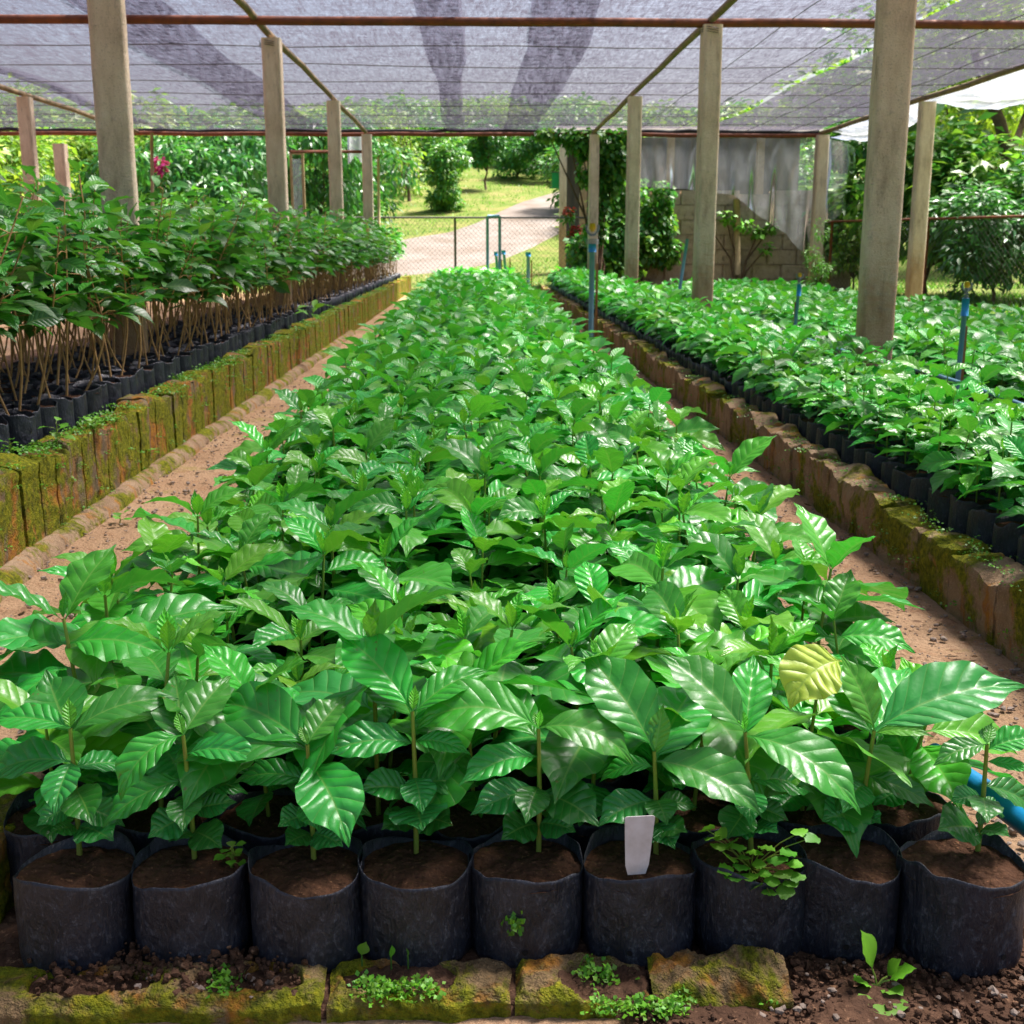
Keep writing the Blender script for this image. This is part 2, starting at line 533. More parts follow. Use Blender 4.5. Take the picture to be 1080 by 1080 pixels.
def path_dirt():
    m, nt, out = mat('sandy_path')
    n = N(nt)
    v = n.coord()
    a = n.noise(v, 2.2, 6, 0.65)
    b = n.noise(v, 14, 6, 0.75)
    f = n.noise(v, 170, 4, 0.75)
    c = n.ramp(a, [(0.3, (0.31, 0.190, 0.105)), (0.55, (0.40, 0.265, 0.155)), (0.75, (0.47, 0.335, 0.21))])
    c = n.mix(n.fr(b, 0.52, 0.68, 0, 0.6), c, (0.27, 0.135, 0.065))
    c = n.mix(n.fr(f, 0.56, 0.7, 0, 0.6), c, (0.48, 0.33, 0.21))
    c = n.mix(n.fr(f, 0.44, 0.32, 0, 0.65), c, (0.17, 0.085, 0.045))
    mo = n.noise(v, 5, 6, 0.75)
    c = n.mix(n.fr(mo, 0.54, 0.66, 0, 0.6), c, (0.24, 0.21, 0.05))
    c = n.mix(n.fr(n.noise(v, 3.1, 7, 0.8, 0.8), 0.54, 0.66, 0, 0.65), c, (0.20, 0.12, 0.065))
    c = n.mix(n.fr(n.noise(v, 31, 5, 0.8), 0.56, 0.68, 0, 0.6), c, (0.14, 0.075, 0.04))
    # lawn beyond the shed
    sx = n('SeparateXYZ'); n.l(v, sx.inputs[0])
    yy = n.math('ADD', sx.outputs[1], n.math('MULTIPLY', b, 2.5))
    g = n.ramp(n.noise(v, 1.3, 7, 0.75), [(0.3, (0.07, 0.11, 0.02)), (0.48, (0.125, 0.165, 0.035)), (0.60, (0.20, 0.185, 0.065)), (0.75, (0.26, 0.20, 0.11))])
    g = n.mix(n.fr(n.noise(v, 45, 4, 0.8), 0.5, 0.7, 0, 0.5), g, (0.09, 0.16, 0.015))
    side = n.math('ADD', n.math('MULTIPLY', n.fr(sx.outputs[0], 2.9, 3.3), n.fr(sx.outputs[1], 3, 4)), n.fr(yy, 17.6, 18.6))
    c = n.mix(n.math('MINIMUM', side, 1.0), c, g)
    vo = n('TexVoronoi'); vo.inputs['Scale'].default_value = 120
    n.l(v, vo.inputs['Vector'])
    h = n.math('ADD', n.math('MULTIPLY', f, 0.9), n.math('MULTIPLY', b, 1.2))
    h = n.math('ADD', h, n.math('MULTIPLY', vo.outputs['Distance'], -0.5))
    nm = n.bump(h, 0.8, 0.008)
    nt.links.new(n.bsdf(c, 0.95, 0.1, nm), out.inputs[0])
    return m


MT['ground'] = path_dirt()
MT['concrete_drive'] = simple('drive_concrete', (0.22, 0.19, 0.172), (0.15, 0.115, 0.092), 1.6, 0.9, 0.5, 30, 0.2, 0.01, 8)


def net_mat(name, cov, tint=(0.055, 0.050, 0.075)):
    m, nt, out = mat(name)
    n = N(nt)
    v1 = n.coord((20, 3.0, 1), rot=(0, 0, 0.12))
    v2 = n.coord((4.0, 26, 1), rot=(0, 0, -0.18))
    a = n.noise(v1, 2.2, 5, 0.75, 0.6)
    b = n.noise(v2, 1.6, 5, 0.75, 0.8)
    big = n.noise(n.coord((1.0, 0.5, 1)), 1.3, 4, 0.6, 0.5)
    t = n.math('ADD', n.math('MULTIPLY', a, 1.0), n.math('MULTIPLY', b, 0.8))
    al = n.math('ADD', n.math('MULTIPLY', n.math('SUBTRACT', t, 0.9), 2.4), cov)
    al = n.math('ADD', al, n.math('MULTIPLY', n.math('SUBTRACT', big, 0.5), 0.4))
    al = n.math('MINIMUM', n.math('MAXIMUM', al, 0.08), 0.97)
    d = n('BsdfDiffuse'); d.inputs[0].default_value = (*tint, 1)
    tr = n('BsdfTranslucent'); tr.inputs[0].default_value = (0.095, 0.088, 0.118, 1)
    mx = n('MixShader'); mx.inputs[0].default_value = 0.5
    n.l(d.outputs[0], mx.inputs[1]); n.l(tr.outputs[0], mx.inputs[2])
    tp = n('BsdfTransparent')
    tp.inputs[0].default_value = (0.95, 0.92, 0.99, 1)
    m2 = n('MixShader')
    n.l(al, m2.inputs[0]); n.l(tp.outputs[0], m2.inputs[1]); n.l(mx.outputs[0], m2.inputs[2])
    n.l(m2.outputs[0], out.inputs[0])
    return m


MT['net'] = net_mat('shade_net', 0.60)
MT['net_dense'] = net_mat('dense_shade_net', 0.82)


def film_mat(name, milky, gloss=0.12, fc=(0.62, 0.64, 0.70)):
    m, nt, out = mat(name)
    n = N(nt)
    v = n.coord((2.2, 2.2, 0.9))
    a = n.noise(v, 2.2, 5, 0.6, 1.0)
    fac = n.fr(a, 0.40, 0.72, milky * 0.75, min(1, milky * 1.5))
    d = n('BsdfDiffuse'); d.inputs[0].default_value = (*fc, 1)
    tl = n('BsdfTranslucent'); tl.inputs[0].default_value = (*fc, 1)
    mm = n('MixShader'); mm.inputs[0].default_value = 0.55
    n.l(d.outputs[0], mm.inputs[1]); n.l(tl.outputs[0], mm.inputs[2])
    tp = n('BsdfTransparent')
    m1 = n('MixShader'); n.l(fac, m1.inputs[0]); n.l(tp.outputs[0], m1.inputs[1]); n.l(mm.outputs[0], m1.inputs[2])
    g = n('BsdfGlossy'); g.inputs['Roughness'].default_value = 0.15
    g.inputs[0].default_value = (0.9, 0.92, 1, 1)
    fr = n('Fresnel'); fr.inputs[0].default_value = 1.5
    m2 = n('MixShader'); n.l(n.math('MULTIPLY', fr.outputs[0], 1.6), m2.inputs[0]); n.l(m1.outputs[0], m2.inputs[1]); n.l(g.outputs[0], m2.inputs[2])
    n.l(m2.outputs[0], out.inputs[0])
    return m


MT['film'] = film_mat('clear_film', 0.20, 0.12, (0.50, 0.53, 0.57))
MT['tarp'] = film_mat('white_film', 0.80)
# ------------------------------------------------------------------ leaves
def leaf_batch(B, az, el, L, W, bend, roll, age, rng, tt, nv, amp=0.0, nveins=8, fold=0.25, wave=0.0, pet=0.07, shape=0.9, twist=0.0):
    """n leaves at once. B (n,3) base; az/el direction of the stalk; bend = how far the blade turns down (rad)"""
    n = len(B)
    A = lambda x: np.broadcast_to(np.asarray(x, float), (n,))[:, None, None]
    t = np.asarray(tt)[None, :, None]
    v = np.linspace(-1, 1, nv + 1)[None, None, :]
    az, el, L, W, bend, roll, fold, wave, amp, twist = map(A, (az, el, L, W, bend, roll, fold, wave, amp, twist))
    bend = np.where(np.abs(bend) < 1e-3, 1e-3, bend)
    th = el - bend * t
    px = L * (np.sin(el) - np.sin(th)) / bend
    pz = L * (np.cos(th) - np.cos(el)) / bend
    tp = np.clip((t - pet) / (1 - pet), 0, 1)
    w = np.sin(PI * np.clip(tp, 0, 1) ** shape) ** 0.88 * (1 - 0.52 * sstep(0.66, 0.93, tp))
    w = np.maximum(w, np.where(t < pet + 0.02, 0.045, 0.0)) * W / 2
    ph = nveins * tp - 1.5 * np.abs(v) * 0.5 * 2
    rid = np.abs(np.sin(PI * ph)) ** 0.75
    env = np.sin(PI * np.clip(tp, 0, 1)) ** 0.5
    rnd = rng.random((n, 1, 1)) * 6.28
    hgt = amp * rid * env * np.minimum(np.abs(v) * 3, 1) * (1 - 0.5 * v * v)
    hgt = hgt + wave * W * np.sin(nveins * 0.5 * tp * 6.28 + rnd + v * 1.3) * v * v * env
    hgt = hgt + 0.10 * wave * L * np.sin(tp * 7 + rnd * 2)
    rl = roll + twist * t
    lat = w * v * np.cos(fold)
    up = w * np.abs(v) * np.sin(fold) + hgt
    # roll the cross-section about the midrib
    lx = lat * np.cos(rl) - up * np.sin(rl)
    nx = lat * np.sin(rl) + up * np.cos(rl)
    ca, sa = np.cos(az), np.sin(az)
    fx = px - nx * np.sin(th)
    fz = pz + nx * np.cos(th)
    X = fx * ca - lx * sa
    Y = fx * sa + lx * ca
    V = np.stack([X, Y, fz + 0 * X], -1) + B[:, None, None, :]
    m = V.shape[1] * V.shape[2]
    G = grid_faces(len(tt) - 1, nv)
    F = (G[None] + (np.arange(n) * m)[:, None, None]).reshape(-1, 4)
    U = np.stack(np.broadcast_arrays(tp, v + 0 * tp), -1)
    U = np.broadcast_to(U, (n,) + U.shape[1:]).reshape(-1, 2)
    C = np.zeros((n, m, 4)); C[..., 3] = 1
    C[..., 0] = np.broadcast_to(np.asarray(age, float), (n,))[:, None]
    C[..., 1] = rng.random((n, 1))
    return V.reshape(-1, 3), F, U, C.reshape(-1, 4)


T_HI = np.concatenate([[0, 0.035, 0.07], np.linspace(0.09, 0.965, 30), [1.0]])
T_MID = np.array([0, 0.07, 0.14, 0.24, 0.36, 0.48, 0.6, 0.72, 0.84, 0.93, 1.0])
T_LOW = np.array([0, 0.1, 0.35, 0.65, 0.88, 1.0])
T_BG = np.array([0, 0.45, 1.0])
LOD = {'hi': (T_HI, 8, 0.0016), 'mid': (T_MID, 4, 0.0012), 'low': (T_LOW, 2, 0.0)}


def short_plant(seed, lod='hi', H=None):
    """a young coffee plant: returns (stem Acc, leaf Acc); z = 0 at the soil"""
    rng = np.random.default_rng(seed)
    tt, nv, amp = LOD[lod]
    H = H or rng.uniform(0.115, 0.165)
    nn = rng.integers(5, 7)
    lean = rng.normal(0, 0.012, 2)
    zs = H * np.linspace(0.20, 0.98, nn) ** 0.9
    az0 = rng.uniform(0, PI)
    tone = rng.normal(0.02, 0.09)
    B, az, el, L, W, be, ro, ag = [], [], [], [], [], [], [], []
    for k, z in enumerate(zs):
        f = k / (nn - 1)
        a = az0 + (PI / 2) * k + rng.normal(0, 0.15)
        for s in (0, 1):
            B.append((lean[0] * z / H, lean[1] * z / H, z))
            az.append(a + PI * s + rng.normal(0, 0.18))
            if k == 0:
                l, w, e, b = rng.uniform(0.052, 0.07), rng.uniform(0.8, 0.92), rng.uniform(-0.1, 0.25), 0.5
            elif f < 0.99:
                l, w, e, b = rng.uniform(0.098, 0.145), rng.uniform(0.44, 0.54), rng.uniform(0.05, 0.5), rng.uniform(0.5, 1.2)
            else:
                l, w, e, b = rng.uniform(0.07, 0.11), rng.uniform(0.44, 0.54), rng.uniform(0.6, 1.05), rng.uniform(0.4, 1.3)
            L.append(l); W.append(l * w); el.append(e); be.append(b)
            ro.append(rng.normal(0, 0.25))
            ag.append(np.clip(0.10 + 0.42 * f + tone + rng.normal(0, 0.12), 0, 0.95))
    # the bud: two narrow young leaves standing up
    a = az0 + PI / 2 * nn
    big = rng.random() < 0.65
    for s in (0, 1):
        l = rng.uniform(0.03, 0.048) if big else rng.uniform(0.018, 0.034)
        B.append((lean[0], lean[1], H)); az.append(a + PI * s); el.append(rng.uniform(1.15, 1.45))
        L.append(l); W.append(l * 0.38); be.append(rng.uniform(-0.2, 0.5)); ro.append(0.0)
        ag.append(rng.uniform(0.62, 1.0))
    B = np.array(B)
    lf = Acc()
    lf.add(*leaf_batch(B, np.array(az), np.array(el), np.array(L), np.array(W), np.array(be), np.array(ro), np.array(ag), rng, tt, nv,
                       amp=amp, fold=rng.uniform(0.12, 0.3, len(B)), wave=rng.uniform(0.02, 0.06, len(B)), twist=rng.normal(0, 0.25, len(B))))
    st = Acc()
    add_tube(st, [(0, 0, -0.008), (lean[0] * .4, lean[1] * .4, H * 0.5), (lean[0], lean[1], H)], [0.0024, 0.0021, 0.0016], 7 if lod == 'hi' else 4, caps=False)
    return st, lf


def tall_plant(seed, lod='mid'):
    """a leggy sapling: bare brown stem, leafy top"""
    rng = np.random.default_rng(seed)
    tt, nv, amp = LOD[lod]
    H = rng.uniform(0.40, 0.63)
    lean = rng.normal(0, 0.055, 2)
    cv = rng.normal(0, 0.02, 2)
    fz = np.linspace(0, 1, 7)
    P = np.stack([lean[0] * fz + cv[0] * np.sin(fz * 5), lean[1] * fz + cv[1] * np.sin(fz * 4), H * fz - 0.01], 1)
    st = Acc()
    add_tube(st, P, np.linspace(0.0034, 0.0018, 7), 6 if lod != 'low' else 4, caps=False)
    B, az, el, L, W, be, ro, ag = [], [], [], [], [], [], [], []
    nn = rng.integers(8, 12)
    az0 = rng.uniform(0, PI)
    for k in range(nn):
        f = 0.50 + 0.50 * k / (nn - 1)
        p = np.array([np.interp(f, fz, P[:, i]) for i in range(3)])
        a = az0 + PI / 2 * k + rng.normal(0, 0.25)
        for s in (0, 1):
            if rng.random() < 0.1: continue
            a2 = a + PI * s
            br = rng.uniform(0.0, 0.10) * (1.15 - f) * 1.6
            q = p + np.array([math.cos(a2) * br, math.sin(a2) * br, br * 0.25])
            if br > 0.02: add_tube(st, [p, (p + q) / 2 + (0, 0, 0.006), q], [0.0016, 0.0014, 0.001], 4, caps=False)
            for e2 in range(1 if br < 0.03 else 2):
                B.append(q); az.append(a2 + rng.normal(0, 0.5)); el.append(rng.uniform(0.0, 0.6) if f < 0.95 else rng.uniform(0.4, 1.1))
                l = rng.uniform(0.075, 0.125) * (1 if f < 0.97 else 0.7)
                L.append(l); W.append(l * rng.uniform(0.42, 0.54)); be.append(rng.uniform(0.4, 1.3)); ro.append(rng.normal(0, 0.35))
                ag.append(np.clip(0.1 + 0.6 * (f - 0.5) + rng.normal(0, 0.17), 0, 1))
    lf = Acc()
    B = np.array(B)
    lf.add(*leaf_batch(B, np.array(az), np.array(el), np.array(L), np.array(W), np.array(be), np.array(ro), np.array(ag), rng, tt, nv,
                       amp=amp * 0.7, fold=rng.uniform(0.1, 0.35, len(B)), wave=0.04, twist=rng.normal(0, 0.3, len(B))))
    return st, lf


# ------------------------------------------------------------------ grow bags
BAG_R, BAG_H = 0.0505, 0.092


def bag_mesh(seed, lod='hi', lean=0.0):
    rng = np.random.default_rng(seed)
    na, nz = (72, 26) if lod == 'hi' else ((16, 5) if lod == 'mid' else (8, 2))
    a = np.linspace(0, 2 * PI, na, endpoint=False)
    z = np.linspace(0, 1, nz + 1)
    Zg, Ag = np.meshgrid(z, a, indexing='ij')
    n4 = 2.6 + 0.6 * (1 - Zg)
    rr = (np.abs(np.cos(Ag)) ** n4 + np.abs(np.sin(Ag)) ** n4) ** (-1 / n4)
    rr = rr / (1 + 0.16 * (rr - 1) * 3)
    o = rng.uniform(0, 50)
    nz_ = fbm(np.stack([np.cos(Ag) * 1.6 + o, np.sin(Ag) * 1.6, Zg * 1.5], -1), 3)
    fold = fbm(np.stack([np.cos(Ag) * 5 + o, np.sin(Ag) * 5, Zg * 1.6 + 9], -1), 3)
    r = BAG_R * rr * (0.955 + 0.035 * sstep(0, 0.3, Zg)) * (1 + 0.055 * nz_ + 0.045 * fold * (1.3 - Zg))
    r = r * (1 - 0.10 * (1 - sstep(0.0, 0.10, Zg)))
    rim = 1 + 0.06 * np.sin(Ag * 2 + o) + 0.13 * fbm(np.stack([np.cos(Ag) * 1.8, np.sin(Ag) * 1.8, 0 * Ag + o], -1), 2)
    zz = Zg * BAG_H * (1 + (rim - 1) * Zg ** 2)
    V = np.stack([r * np.cos(Ag), r * np.sin(Ag), zz], -1)
    rim_o = V[-1]
    inner = rim_o * np.array([0.988, 0.988, 1.0])
    low = rim_o * np.array([0.972, 0.972, 1.0]) - np.array([0, 0, 0.02])
    allV = np.concatenate([V.reshape(-1, 3), inner, low])
    acc = Acc()
    F = grid_faces(nz + 2, na, True)
    acc.add(allV, F[:, ::-1])
    if lod == 'hi':
        # drain holes: small round dark openings just proud of the film
        for hz, ha in ((0.30, -PI / 2 + rng.uniform(-.5, .5)), (0.26, PI / 2), (0.3, 0.1), (0.28, PI)):
            iz = int(hz * nz); ia = int((ha % (2 * PI)) / (2 * PI) * na) % na
            c = V[iz, ia]
            nrm = np.array([math.cos(a[ia]), math.sin(a[ia]), 0])
            tan = np.array([-nrm[1], nrm[0], 0])
            k = np.linspace(0, 2 * PI, 10, endpoint=False)
            ring = c + nrm * 0.0009 + 0.0026 * (np.cos(k)[:, None] * tan + np.sin(k)[:, None] * np.array([0, 0, 1]))
            acc.add(ring, np.arange(10)[None], mat=1)
    return acc


def soil_mesh(seed, lod='hi'):
    rng = np.random.default_rng(seed + 500)
    nr, na = (18, 56) if lod == 'hi' else ((3, 12) if lod == 'mid' else (1, 8))
    f = np.linspace(0, 1, nr + 1)
    a = np.linspace(0, 2 * PI, na, endpoint=False)
    Fg, Ag = np.meshgrid(f, a, indexing='ij')
    r = BAG_R * 1.0 * Fg
    X, Y = r * np.cos(Ag), r * np.sin(Ag)
    o = rng.uniform(0, 50)
    Z = BAG_H - 0.0085 - 0.002 * Fg ** 2 + 0.0052 * fbm(np.stack([X * 70 + o, Y * 70, 0 * X], -1), 4) * (Fg < 0.97)
    if lod == 'hi':
        Z = Z + 0.003 * np.maximum(fbm(np.stack([X * 190 + o, Y * 190, 0 * X + 4], -1), 2), 0)
    acc = Acc()
    acc.add(np.stack([X, Y, Z], -1), grid_faces(nr, na, True))
    return acc


# ------------------------------------------------------------------ seedlings as things
def seedling(name, loc, rz, meshes, label, cat, group):
    """potted seedling > grow_bag, soil, stem, foliage"""
    r = empty(name, loc, label, cat, group, rz)
    for nm, me in zip(('grow_bag', 'soil', 'stem', 'foliage'), meshes):
        o = link(nm, me, r)
        if nm in ('stem', 'foliage'):
            o.location = (0, 0, BAG_H - 0.012)
    return r


def copy_thing(src, loc, rz, label, sc=1.0, meshes=None):
    c = src.copy(); col.objects.link(c)
    c.location = loc; c.rotation_euler = (0, 0, rz)
    c['label'] = label
    for k, ch in enumerate(src.children):
        d = ch.copy(); col.objects.link(d); d.parent = c
        if meshes is not None:
            d.data = meshes[['grow_bag', 'soil', 'stem', 'foliage'].index(ch.name.split('.')[0])]
        if ch.name.startswith(('foliage', 'stem')): d.scale = (sc, sc, sc)
    return c


NV_HI = 22
hi_bag = [bag_mesh(k).mesh('grow_bag', [MT['bag'], MT['hole']]) for k in range(6)]
hi_soil = [soil_mesh(k).mesh('soil', MT['soil']) for k in range(6)]
hi = []
for k in range(NV_HI):
    s, l = short_plant(100 + k, 'hi')
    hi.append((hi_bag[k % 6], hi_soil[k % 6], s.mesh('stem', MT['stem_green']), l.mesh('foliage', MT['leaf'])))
mid_bag_a = [bag_mesh(20 + k, 'mid') for k in range(4)]
mid_soil_a = [soil_mesh(20 + k, 'mid') for k in range(4)]
mid_plant_a = [short_plant(200 + k, 'mid') for k in range(16)]
low_bag_a = bag_mesh(31, 'low')
low_plant_a = [short_plant(300 + k, 'low') for k in range(16)]

ORD = ['first', 'second', 'third', 'fourth', 'fifth', 'sixth', 'seventh', 'eighth', 'ninth', 'tenth', 'eleventh', 'twelfth', 'thirteenth',
       'fourteenth', 'fifteenth', 'sixteenth', 'seventeenth', 'eighteenth', 'nineteenth', 'twentieth', 'twenty-first', 'twenty-second',
       'twenty-third', 'twenty-fourth', 'twenty-fifth', 'twenty-sixth', 'twenty-seventh', 'twenty-eighth', 'twenty-ninth', 'thirtieth']
ORD += ['thirty-' + w for w in ORD[:9]] + ['fortieth'] + ['forty-' + w for w in ORD[:9]] + ['fiftieth'] + ['fifty-' + w for w in ORD[:9]]
PX = 0.1055   # bag spacing across a bed
PY = 0.1075   # along a bed
rng0 = np.random.default_rng(7)
G_C = 'coffee seedlings in black bags in the middle bed'
G_R = 'coffee seedlings in black bags in the bed behind the right wall'
G_F = 'coffee seedlings in black bags in the far right bed'
G_L = 'tall saplings in black bags in the left bed'

X0 = -0.412           # column 0 of the middle bed
Y0 = 1.005            # first row


# ---- front row, leaf by leaf (base on the stem and tip read off the photograph, at real depth and size)
def custom_plant(P0, P1, leaves, seed):
    """P0 soil point, P1 stem top (local coordinates); leaves: (f along stem, tip local xyz, width/length, bend, roll, age, yellow?)"""
    rng = np.random.default_rng(seed)
    P0, P1 = np.asarray(P0), np.asarray(P1)
    lf, ylf = Acc(), Acc()
    for f, tip, wr, bend, roll, age, yel in leaves:
        B = P0 + (P1 - P0) * f
        d = np.asarray(tip) - B
        C = np.linalg.norm(d)
        cel = math.asin(np.clip(d[2] / C, -1, 1))
        az = math.atan2(d[1], d[0])
        L = C * (bend / 2) / math.sin(bend / 2) if abs(bend) > 1e-3 else C
        tgt = ylf if yel else lf
        wr = min(wr * 1.04, 1.0)
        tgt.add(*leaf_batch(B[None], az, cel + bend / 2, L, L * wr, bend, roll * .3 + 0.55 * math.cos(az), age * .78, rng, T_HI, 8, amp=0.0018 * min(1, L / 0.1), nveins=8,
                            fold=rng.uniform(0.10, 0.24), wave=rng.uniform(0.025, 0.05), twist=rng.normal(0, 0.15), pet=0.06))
    st = Acc()
    add_tube(st, [P0 - (0, 0, 0.01), (P0 + P1) / 2 + (0.001, 0, 0), P1], [0.0027, 0.0024, 0.0017], 9, caps=False)
    return st, lf, ylf


# per plant: bag centre px x, stem base px, stem top px, leaves (node px y fraction f, tip px, extra depth, w/l, bend, roll, age)
FRONT = [
    (70, (86, 905), (74, 768), [
        (1.0, (-12, 762), 0.01, .40, .7, .5, .45), (.97, (48, 706), .05, .62, -.5, 0, .30), (.97, (192, 738), .03, .36, .9, -.6, .42),
        (.75, (57, 862), -.05, .52, 1.0, .1, .22), (.75, (-22, 828), .02, .45, .9, .1, .15), (.70, (140, 812), .05, .45, .8, 0, .25),
        (.42, (38, 872), -.01, .72, .6, 0, .12), (.42, (132, 872), .01, .62, .6, 0, .15), (1.0, (72, 735), 0, .42, .1, 0, .95), (1.0, (80, 744), 0, .36, .1, 0, .8)]),
    (195, (206, 912), (193, 775), [
        (1.0, (127, 846), -.04, .42, 1.5, .25, .60), (1.0, (244, 712), .05, .48, .4, 0, .62), (.9, (184, 712), .07, .5, .5, 0, .35),
        (.85, (280, 806), -.02, .36, 1.0, -.3, .35), (.66, (108, 874), -.02, .42, .9, .4, .30), (.62, (262, 838), .03, .45, .8, 0, .2),
        (.38, (156, 884), -.02, .78, .5, 0, .10), (.42, (250, 846), 0, .58, .3, 0, .12), (1.0, (186, 750), 0, .4, .1, 0, .9)]),
    (320, (331, 912), (324, 785), [
        (1.0, (366, 734), .03, .56, .4, 0, .65), (.98, (226, 742), .05, .46, .8, .1, .42), (.95, (180, 806), .0, .34, .8, -.3, .40),
        (.85, (368, 894), -.07, .55, 1.0, -.1, .35), (.70, (246, 826), .01, .40, .9, .2, .22), (.6, (392, 862), .02, .5, .7, 0, .18),
        (.42, (293, 872), -.02, .75, .5, 0, .1), (.9, (330, 735), .07, .5, .2, 0, .4), (1.0, (316, 765), 0, .4, .1, 0, .85)]),
    (437, (440, 893), (435, 750), [
        (1.0, (356, 668), .06, .42, .6, .2, .60), (.95, (402, 712), .10, .5, .4, 0, .6), (.97, (518, 708), .03, .36, .9, -.5, .55),
        (.78, (336, 798), -.03, .42, .8, .2, .28), (.80, (497, 796), -.03, .36, .7, -.2, .38), (.45, (376, 834), -.02, .62, .6, 0, .12),
        (.5, (505, 830), .03, .55, .6, 0, .14), (.36, (446, 876), -.045, .95, .4, 0, .10), (1.0, (438, 722), 0, .35, .1, 0, .98),
        (.9, (455, 715), .08, .45, .4, 0, .45)]),
    (555, (568, 903), (568, 768), [
        (1.0, (436, 772), .0, .44, 1.5, .2, .62), (1.0, (668, 808), -.02, .40, 1.4, -.2, .62), (.78, (483, 830), -.04, .44, .9, .2, .33),
        (.52, (496, 860), -.02, .52, .6, 0, .12), (.50, (632, 872), -.03, .66, .8, -.1, .12), (.9, (500, 730), .08, .42, .8, 0, .5),
        (.7, (625, 850), .04, .5, .8, 0, .2), (.35, (575, 862), .05, .7, .4, 0, .1), (1.0, (570, 748), 0, .36, .1, 0, .95), (1.0, (563, 750), 0, .36, .1, 0, .8)]),
    (678, (692, 905), (690, 792), [
        (1.0, (612, 684), .04, .50, .5, -.1, .34), (.95, (700, 742), .0, .42, .2, .2, .80), (.90, (804, 862), -.05, .44, 1.0, -.15, .36),
        (.85, (632, 826), .01, .42, 1.2, .2, .50), (.55, (630, 872), -.02, .60, .7, .1, .12), (.50, (736, 852), .02, .5, .7, 0, .14),
        (.34, (712, 896), -.02, .7, .4, 0, .08), (.9, (735, 720), .09, .5, .4, 0, .3)]),
    (795, (793, 905), (786, 772), [
        (1.0, (692, 690), .03, .46, .6, 0, .40), (.97, (908, 860), -.06, .42, 1.1, -.15, .52), (.95, (795, 690), .06, .4, .4, .2, .42),
        (.72, (740, 838), .03, .45, .9, .1, .2), (.62, (860, 838), .02, .5, .8, 0, .2), (.40, (766, 886), -.02, .8, .5, 0, .1),
        (.42, (832, 866), .0, .6, .5, 0, .12), (1.0, (780, 745), 0, .4, .1, 0, .9)]),
    (898, (898, 892), (922, 770), [
        (1.0, (1084, 724), .02, .40, .7, -.1, .18), (1.0, (886, 690), .01, .46, .5, .1, .78), (.95, (866, 700), .05, .5, .3, 0, .35),
        (.97, (986, 778), -.03, .30, .8, -.2, .80), (.72, (855, 800), .05, .46, .8, .1, .3), (.62, (986, 852), -.01, .38, .5, -.1, .22),
        (.45, (920, 868), .02, .8, .4, 0, .12), (.9, (960, 705), .10, .42, .5, 0, .42), (.5, (850, 855), .02, .55, .5, 0, .14)]),
    (1014, (1027, 903), (1041, 785), [
        (1.0, (984, 808), -.02, .42, .7, .2, .40), (1.0, (1036, 768), .01, .5, .3, 0, .5), (.95, (1098, 778), .0, .5, .6, -.1, .42),
        (.85, (1090, 815), -.02, .34, .6, -.2, .5), (.65, (1092, 856), .02, .42, .6, 0, .18), (.55, (1002, 846), -.01, .62, .5, 0, .12),
        (.45, (1034, 872), .0, .62, .4, 0, .1), (.5, (1060, 862), .02, .6, .5, 0, .12), (1.0, (1046, 762), .01, .4, .1, 0, .7)]),
]
FL = ['seedling in the frontmost row at its left end, beside the mossy block',
      'frontmost seedling with clover growing on its soil, second from the left end',
      'frontmost seedling with one broad glossy leaf hanging over its bag, third from the left',
      'frontmost seedling in the fourth bag from the left, behind the three tiny round sprouts',
      'frontmost seedling whose bag has a small green weed on its side',
      'frontmost seedling in the bag that holds the blank white tag',
      'frontmost seedling whose bag is overgrown with round-leaved creeping weed',
      'frontmost seedling with a crumpled yellow leaf and a very large dark leaf',
      'frontmost seedling with small leaves in the wide bag at the right end']


def depth_of(P):
    return float((np.asarray(P) - CAM) @ FW)


